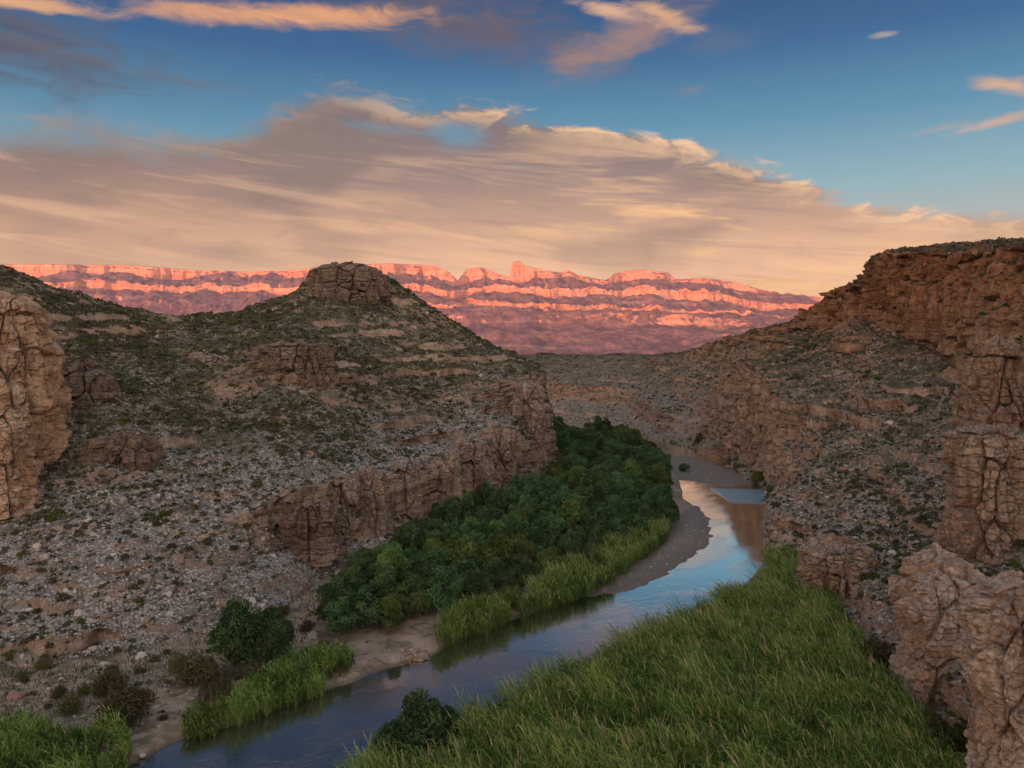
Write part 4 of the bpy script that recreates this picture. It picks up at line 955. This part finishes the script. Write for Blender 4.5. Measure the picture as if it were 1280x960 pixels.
from mathutils.bvhtree import BVHTree
def coarse(G, st=3):
    g_ = G[::st, ::st]; return g_.reshape(-1, 3), grid_faces(*g_.shape[:2])
_v, _f = join([coarse(GL), coarse(GR)])
bvh = BVHTree.FromPolygons(_v.tolist(), _f.tolist())
grove_pts = np.array(keep)
def seen(P, h):
    tgt = Vector(P) + Vector((0, 0, h)); d = tgt - Vector((0, 0, CAM_H)); L = d.length
    hit = bvh.ray_cast(Vector((0, 0, CAM_H)), d / L, L - 2.5)
    return hit[0] is None
def top_seen(P, sz, n):
    px, py = proj(P); app = sz / P[:, 1]; app[(px < 5) | (px > 1275) | (py > 950)] = 0
    out = []
    for i in np.argsort(-app):
        if app[i] <= 0 or len(out) >= n: break
        if seen(P[i], sz[i]): out.append(i)
    m_ = np.zeros(len(P), bool); m_[out] = True
    return m_
sh_top = top_seen(SP, ssz, 290); rk_top = top_seen(RP, rsz, 290)

def zone(P):
    px, py = proj(P)
    if px < 700 and P[1] < 330:
        if px < 240: a = 'the far left slope below the rock pillar' if py > 560 else 'the dark slope beside the left pillar'
        elif py > 600: a = 'the gravel slope left of the riverside cliff'
        elif py > 470: a = 'the pale slope above the riverside cliff'
        else: a = 'the upper flank of the butte hill'
    else:
        if py > 700: a = 'the scree between the cane and the right rock towers'
        elif py > 600: a = 'the rocky bench above the far corner of the cane'
        elif py > 500: a = 'the middle of the right canyon slope'
        else: a = 'the talus below the red rimrock'
    return a

def blob_rock(r_, n=2):
    import bmesh
    bm = bmesh.new(); bmesh.ops.create_icosphere(bm, subdivisions=n, radius=1.0)
    V = np.array([v.co[:] for v in bm.verts]); F = np.array([[v.index for v in f.verts] for f in bm.faces]); bm.free()
    # chop with random planes for facets
    for _ in range(9):
        d = rdir(1, r_)[0]; k = r_.uniform(0.45, 0.8); ex = np.maximum(V @ d - k, 0); V = V - ex[:, None] * d
    V *= r_.uniform(0.7, 1.25, 3) * np.array([1, 1, 0.75]); V += 0.05 * r_.normal(size=V.shape)
    return V, F
rock_protos = []
for i in range(9):
    V, F = blob_rock(np.random.default_rng(900 + i), 3)
    rock_protos.append(new_mesh("boulder", V, F, M_stone, smooth=False, attrs={'tint': np.full(len(V), i / 9)}))
rocks_lo = [blob_rock(np.random.default_rng(940 + i), 1) for i in range(8)]
# individual boulders
SZW = lambda s: 'large' if s > 0.8 else ('middling' if s > 0.5 else 'small')
for i in np.nonzero(rk_top)[0]:
    z_ = zone(RP[i]); w_ = SZW(rsz[i])
    o = link("boulder", rock_protos[int(r.integers(9))], label=f'{w_} grey limestone boulder lying on {z_}', category='boulder', group=f'{w_} boulders on {z_}')
    o.location = RP[i] + np.array([0, 0, -rsz[i] * 0.05]); o.scale = [float(rsz[i] * k_) for k_ in r.uniform(0.8, 1.2, 3)]; o.rotation_euler = (float(r.uniform(-.4, .4)), float(r.uniform(-.4, .4)), float(r.uniform(0, 6.3)))
M_redstone = stone_material("red_boulder_stone", (0.20, 0.12, 0.095, 1), (0.26, 0.17, 0.14, 1), (0.14, 0.09, 0.07, 1))
for _px, _py, _s, _lab, _m in ((20, 874, 1.35, 'reddish angular boulder at the foot of the gravel slope, left edge of picture', M_redstone), (222, 892, 0.55, 'pale white boulder at the left tip of the small bright cane clump', None),
                               (178, 938, 0.6, 'pale boulder at the water line beside the corner cane', None), (175, 822, 0.9, 'grey block lying above the brown-green bushes of the left bank', None)):
    me = rock_protos[int(_px) % 9].copy()
    if _m: me.materials.clear(); me.materials.append(_m)
    x, y = at(_px, _py); o = link("boulder", me, label=_lab, category='boulder'); o.location = (x, y, max(floor_z(x, y), 0.1) + 0.2); o.scale = (_s, _s * 0.9, _s * 0.85); o.rotation_euler = (0.1, 0.2, _px)
_n = 0
while _n < 26:
    x, y = float(r.uniform(-88, -30)), float(r.uniform(100, 150)); q_ = np.array([[x, y]])
    if poly_sd(q_, RIVER)[0] < 2.5 or poly_sd(q_, GROVE)[0] < 2: continue
    _n += 1
    plant("riverside_bush", [protos_bush[0], protos_bush[1], protos_gbush[0]][_n % 3], x, y, floor_z(x, y) - 0.1, float(r.uniform(0.28, 0.62)), 'one of many small ragged bushes on the silty flat of the left bank', 'bush', 'small ragged bushes on the left bank flat', trunk_name='stem', crown_name='foliage')
# the rest as rubble
V = []; F = []; tn = []; off = 0; rest = np.nonzero(~rk_top)[0]
for k_ in range(8):
    idx = rest[k_::8]; v0, f0 = rocks_lo[k_]; n_ = len(idx); a_ = r.uniform(0, 6.28, n_); ca, sa = np.cos(a_), np.sin(a_)
    x = v0[None, :, 0] * ca[:, None] - v0[None, :, 1] * sa[:, None]; y = v0[None, :, 0] * sa[:, None] + v0[None, :, 1] * ca[:, None]; z = np.repeat(v0[None, :, 2], n_, 0)
    vv = np.stack([x, y, z], -1) * rsz[idx][:, None, None] + RP[idx][:, None, :] + np.array([0, 0, 0.03])
    V.append(vv.reshape(-1, 3)); F.append((f0[None] + (off + np.arange(n_) * len(v0))[:, None, None]).reshape(-1, 3)); off += n_ * len(v0); tn.append(np.repeat(r.uniform(0, 1, n_), len(v0)))
me = new_mesh("rubble", np.concatenate(V), np.concatenate(F), M_stone, smooth=False, attrs={'tint': np.concatenate(tn)})
link("rubble", me, kind='stuff', label='loose pale limestone rubble strewn over the canyon slopes')

# shrubs
def shrub_mesh(r_, n, leaf):
    d = rdir(n, r_); d[:, 2] = np.abs(d[:, 2]); L = d * (r_.uniform(0.25, 1.0, n) ** 0.6)[:, None] * np.array([1, 1, 0.85])
    lump = 1 + 0.3 * fbm(d * 1.6 + r_.uniform(0, 50), 2, 3); L *= lump[:, None]
    V, F = cards(L, leaf * r_.uniform(0.6, 1.4, n), r_); return V, F, np.repeat(r_.uniform(0, 1, n), 4)
shrub_protos = []
for i in range(8):
    V, F, t_ = shrub_mesh(np.random.default_rng(960 + i), 420, 0.15)
    stem = join([tube([(0, 0, -0.3), (0.2 * cos(a_), 0.2 * sin(a_), 0.3), (0.45 * cos(a_), 0.45 * sin(a_), 0.65)], [0.04, 0.03, 0.01], 4) for a_ in (0.3, 1.7, 3.0, 4.3, 5.5)])
    shrub_protos.append((new_mesh("foliage", V, F, [M_shrub, M_olive][i % 4 == 3], smooth=False, attrs={'tint': t_}), new_mesh("stem", stem[0], stem[1], M_bark)))
for i in np.nonzero(sh_top)[0]:
    z_ = zone(SP[i]); w_ = 'bigger' if ssz[i] > 0.95 else 'small'; pk = int(r.integers(8)); cw = 'olive green' if pk % 4 == 3 else 'dark green'
    o = link("desert_shrub", None, label=f'{w_} {cw} desert shrub on {z_}', category='shrub', group=f'{w_} {cw} shrubs on {z_}')
    o.location = SP[i] - np.array([0, 0, 0.08]); o.scale = [float(ssz[i])] * 3; o.rotation_euler = (0, 0, float(r.uniform(0, 6.3)))
    link("foliage", shrub_protos[pk][0], o); link("stem", shrub_protos[pk][1], o)
V = []; F = []; tn = []; off = 0; rest = np.nonzero(~sh_top)[0]
for k_ in range(10):
    v0, f0, _ = shrub_mesh(np.random.default_rng(990 + k_), 26, 0.44); idx = rest[k_::10]; n_ = len(idx)
    a_ = r.uniform(0, 6.28, n_); ca, sa = np.cos(a_)[:, None], np.sin(a_)[:, None]
    vv = np.stack([v0[None, :, 0] * ca - v0[None, :, 1] * sa, v0[None, :, 0] * sa + v0[None, :, 1] * ca, np.repeat(v0[None, :, 2], n_, 0)], -1) * ssz[idx][:, None, None] + SP[idx][:, None, :] - np.array([0, 0, 0.05])
    V.append(vv.reshape(-1, 3)); F.append((f0[None] + (off + np.arange(n_) * len(v0))[:, None, None]).reshape(-1, 4)); off += n_ * len(v0)
    tn.append(np.clip(np.repeat(r.uniform(0, 0.8, n_), len(v0)) + r.normal(0, 0.12, n_ * len(v0)), 0, 1))
me = new_mesh("scrub", np.concatenate(V), np.concatenate(F), M_shrub, smooth=False, attrs={'tint': np.concatenate(tn)})
link("scrub", me, kind='stuff', label='low desert scrub dotted over the canyon slopes')

# ------------------------------------------------------------------ air
def haze():
    m = bpy.data.materials.new("haze_air"); m.use_nodes = True; T = NT(m.node_tree)
    v_ = T.n('ShaderNodeVolumePrincipled'); v_.inputs['Color'].default_value = (0.50, 0.46, 0.66, 1); v_.inputs['Density'].default_value = HAZE_DENSITY; v_.inputs['Anisotropy'].default_value = 0.0
    o = T.n('ShaderNodeOutputMaterial'); T.t.links.new(v_.outputs[0], o.inputs['Volume'])
    x, y0, y1, z0, z1 = 17500, -17500, 17500, -54, 1430
    V = [(-x, y0, z0), (x, y0, z0), (x, y1, z0), (-x, y1, z0), (-x, y0, z1), (x, y0, z1), (x, y1, z1), (-x, y1, z1)]
    F = [(0, 3, 2, 1), (4, 5, 6, 7), (0, 1, 5, 4), (1, 2, 6, 5), (2, 3, 7, 6), (3, 0, 4, 7)]
    me = new_mesh("haze", V, F, m, smooth=False)
    link("haze", me, kind='stuff', label='thin evening haze over the far range')
haze()
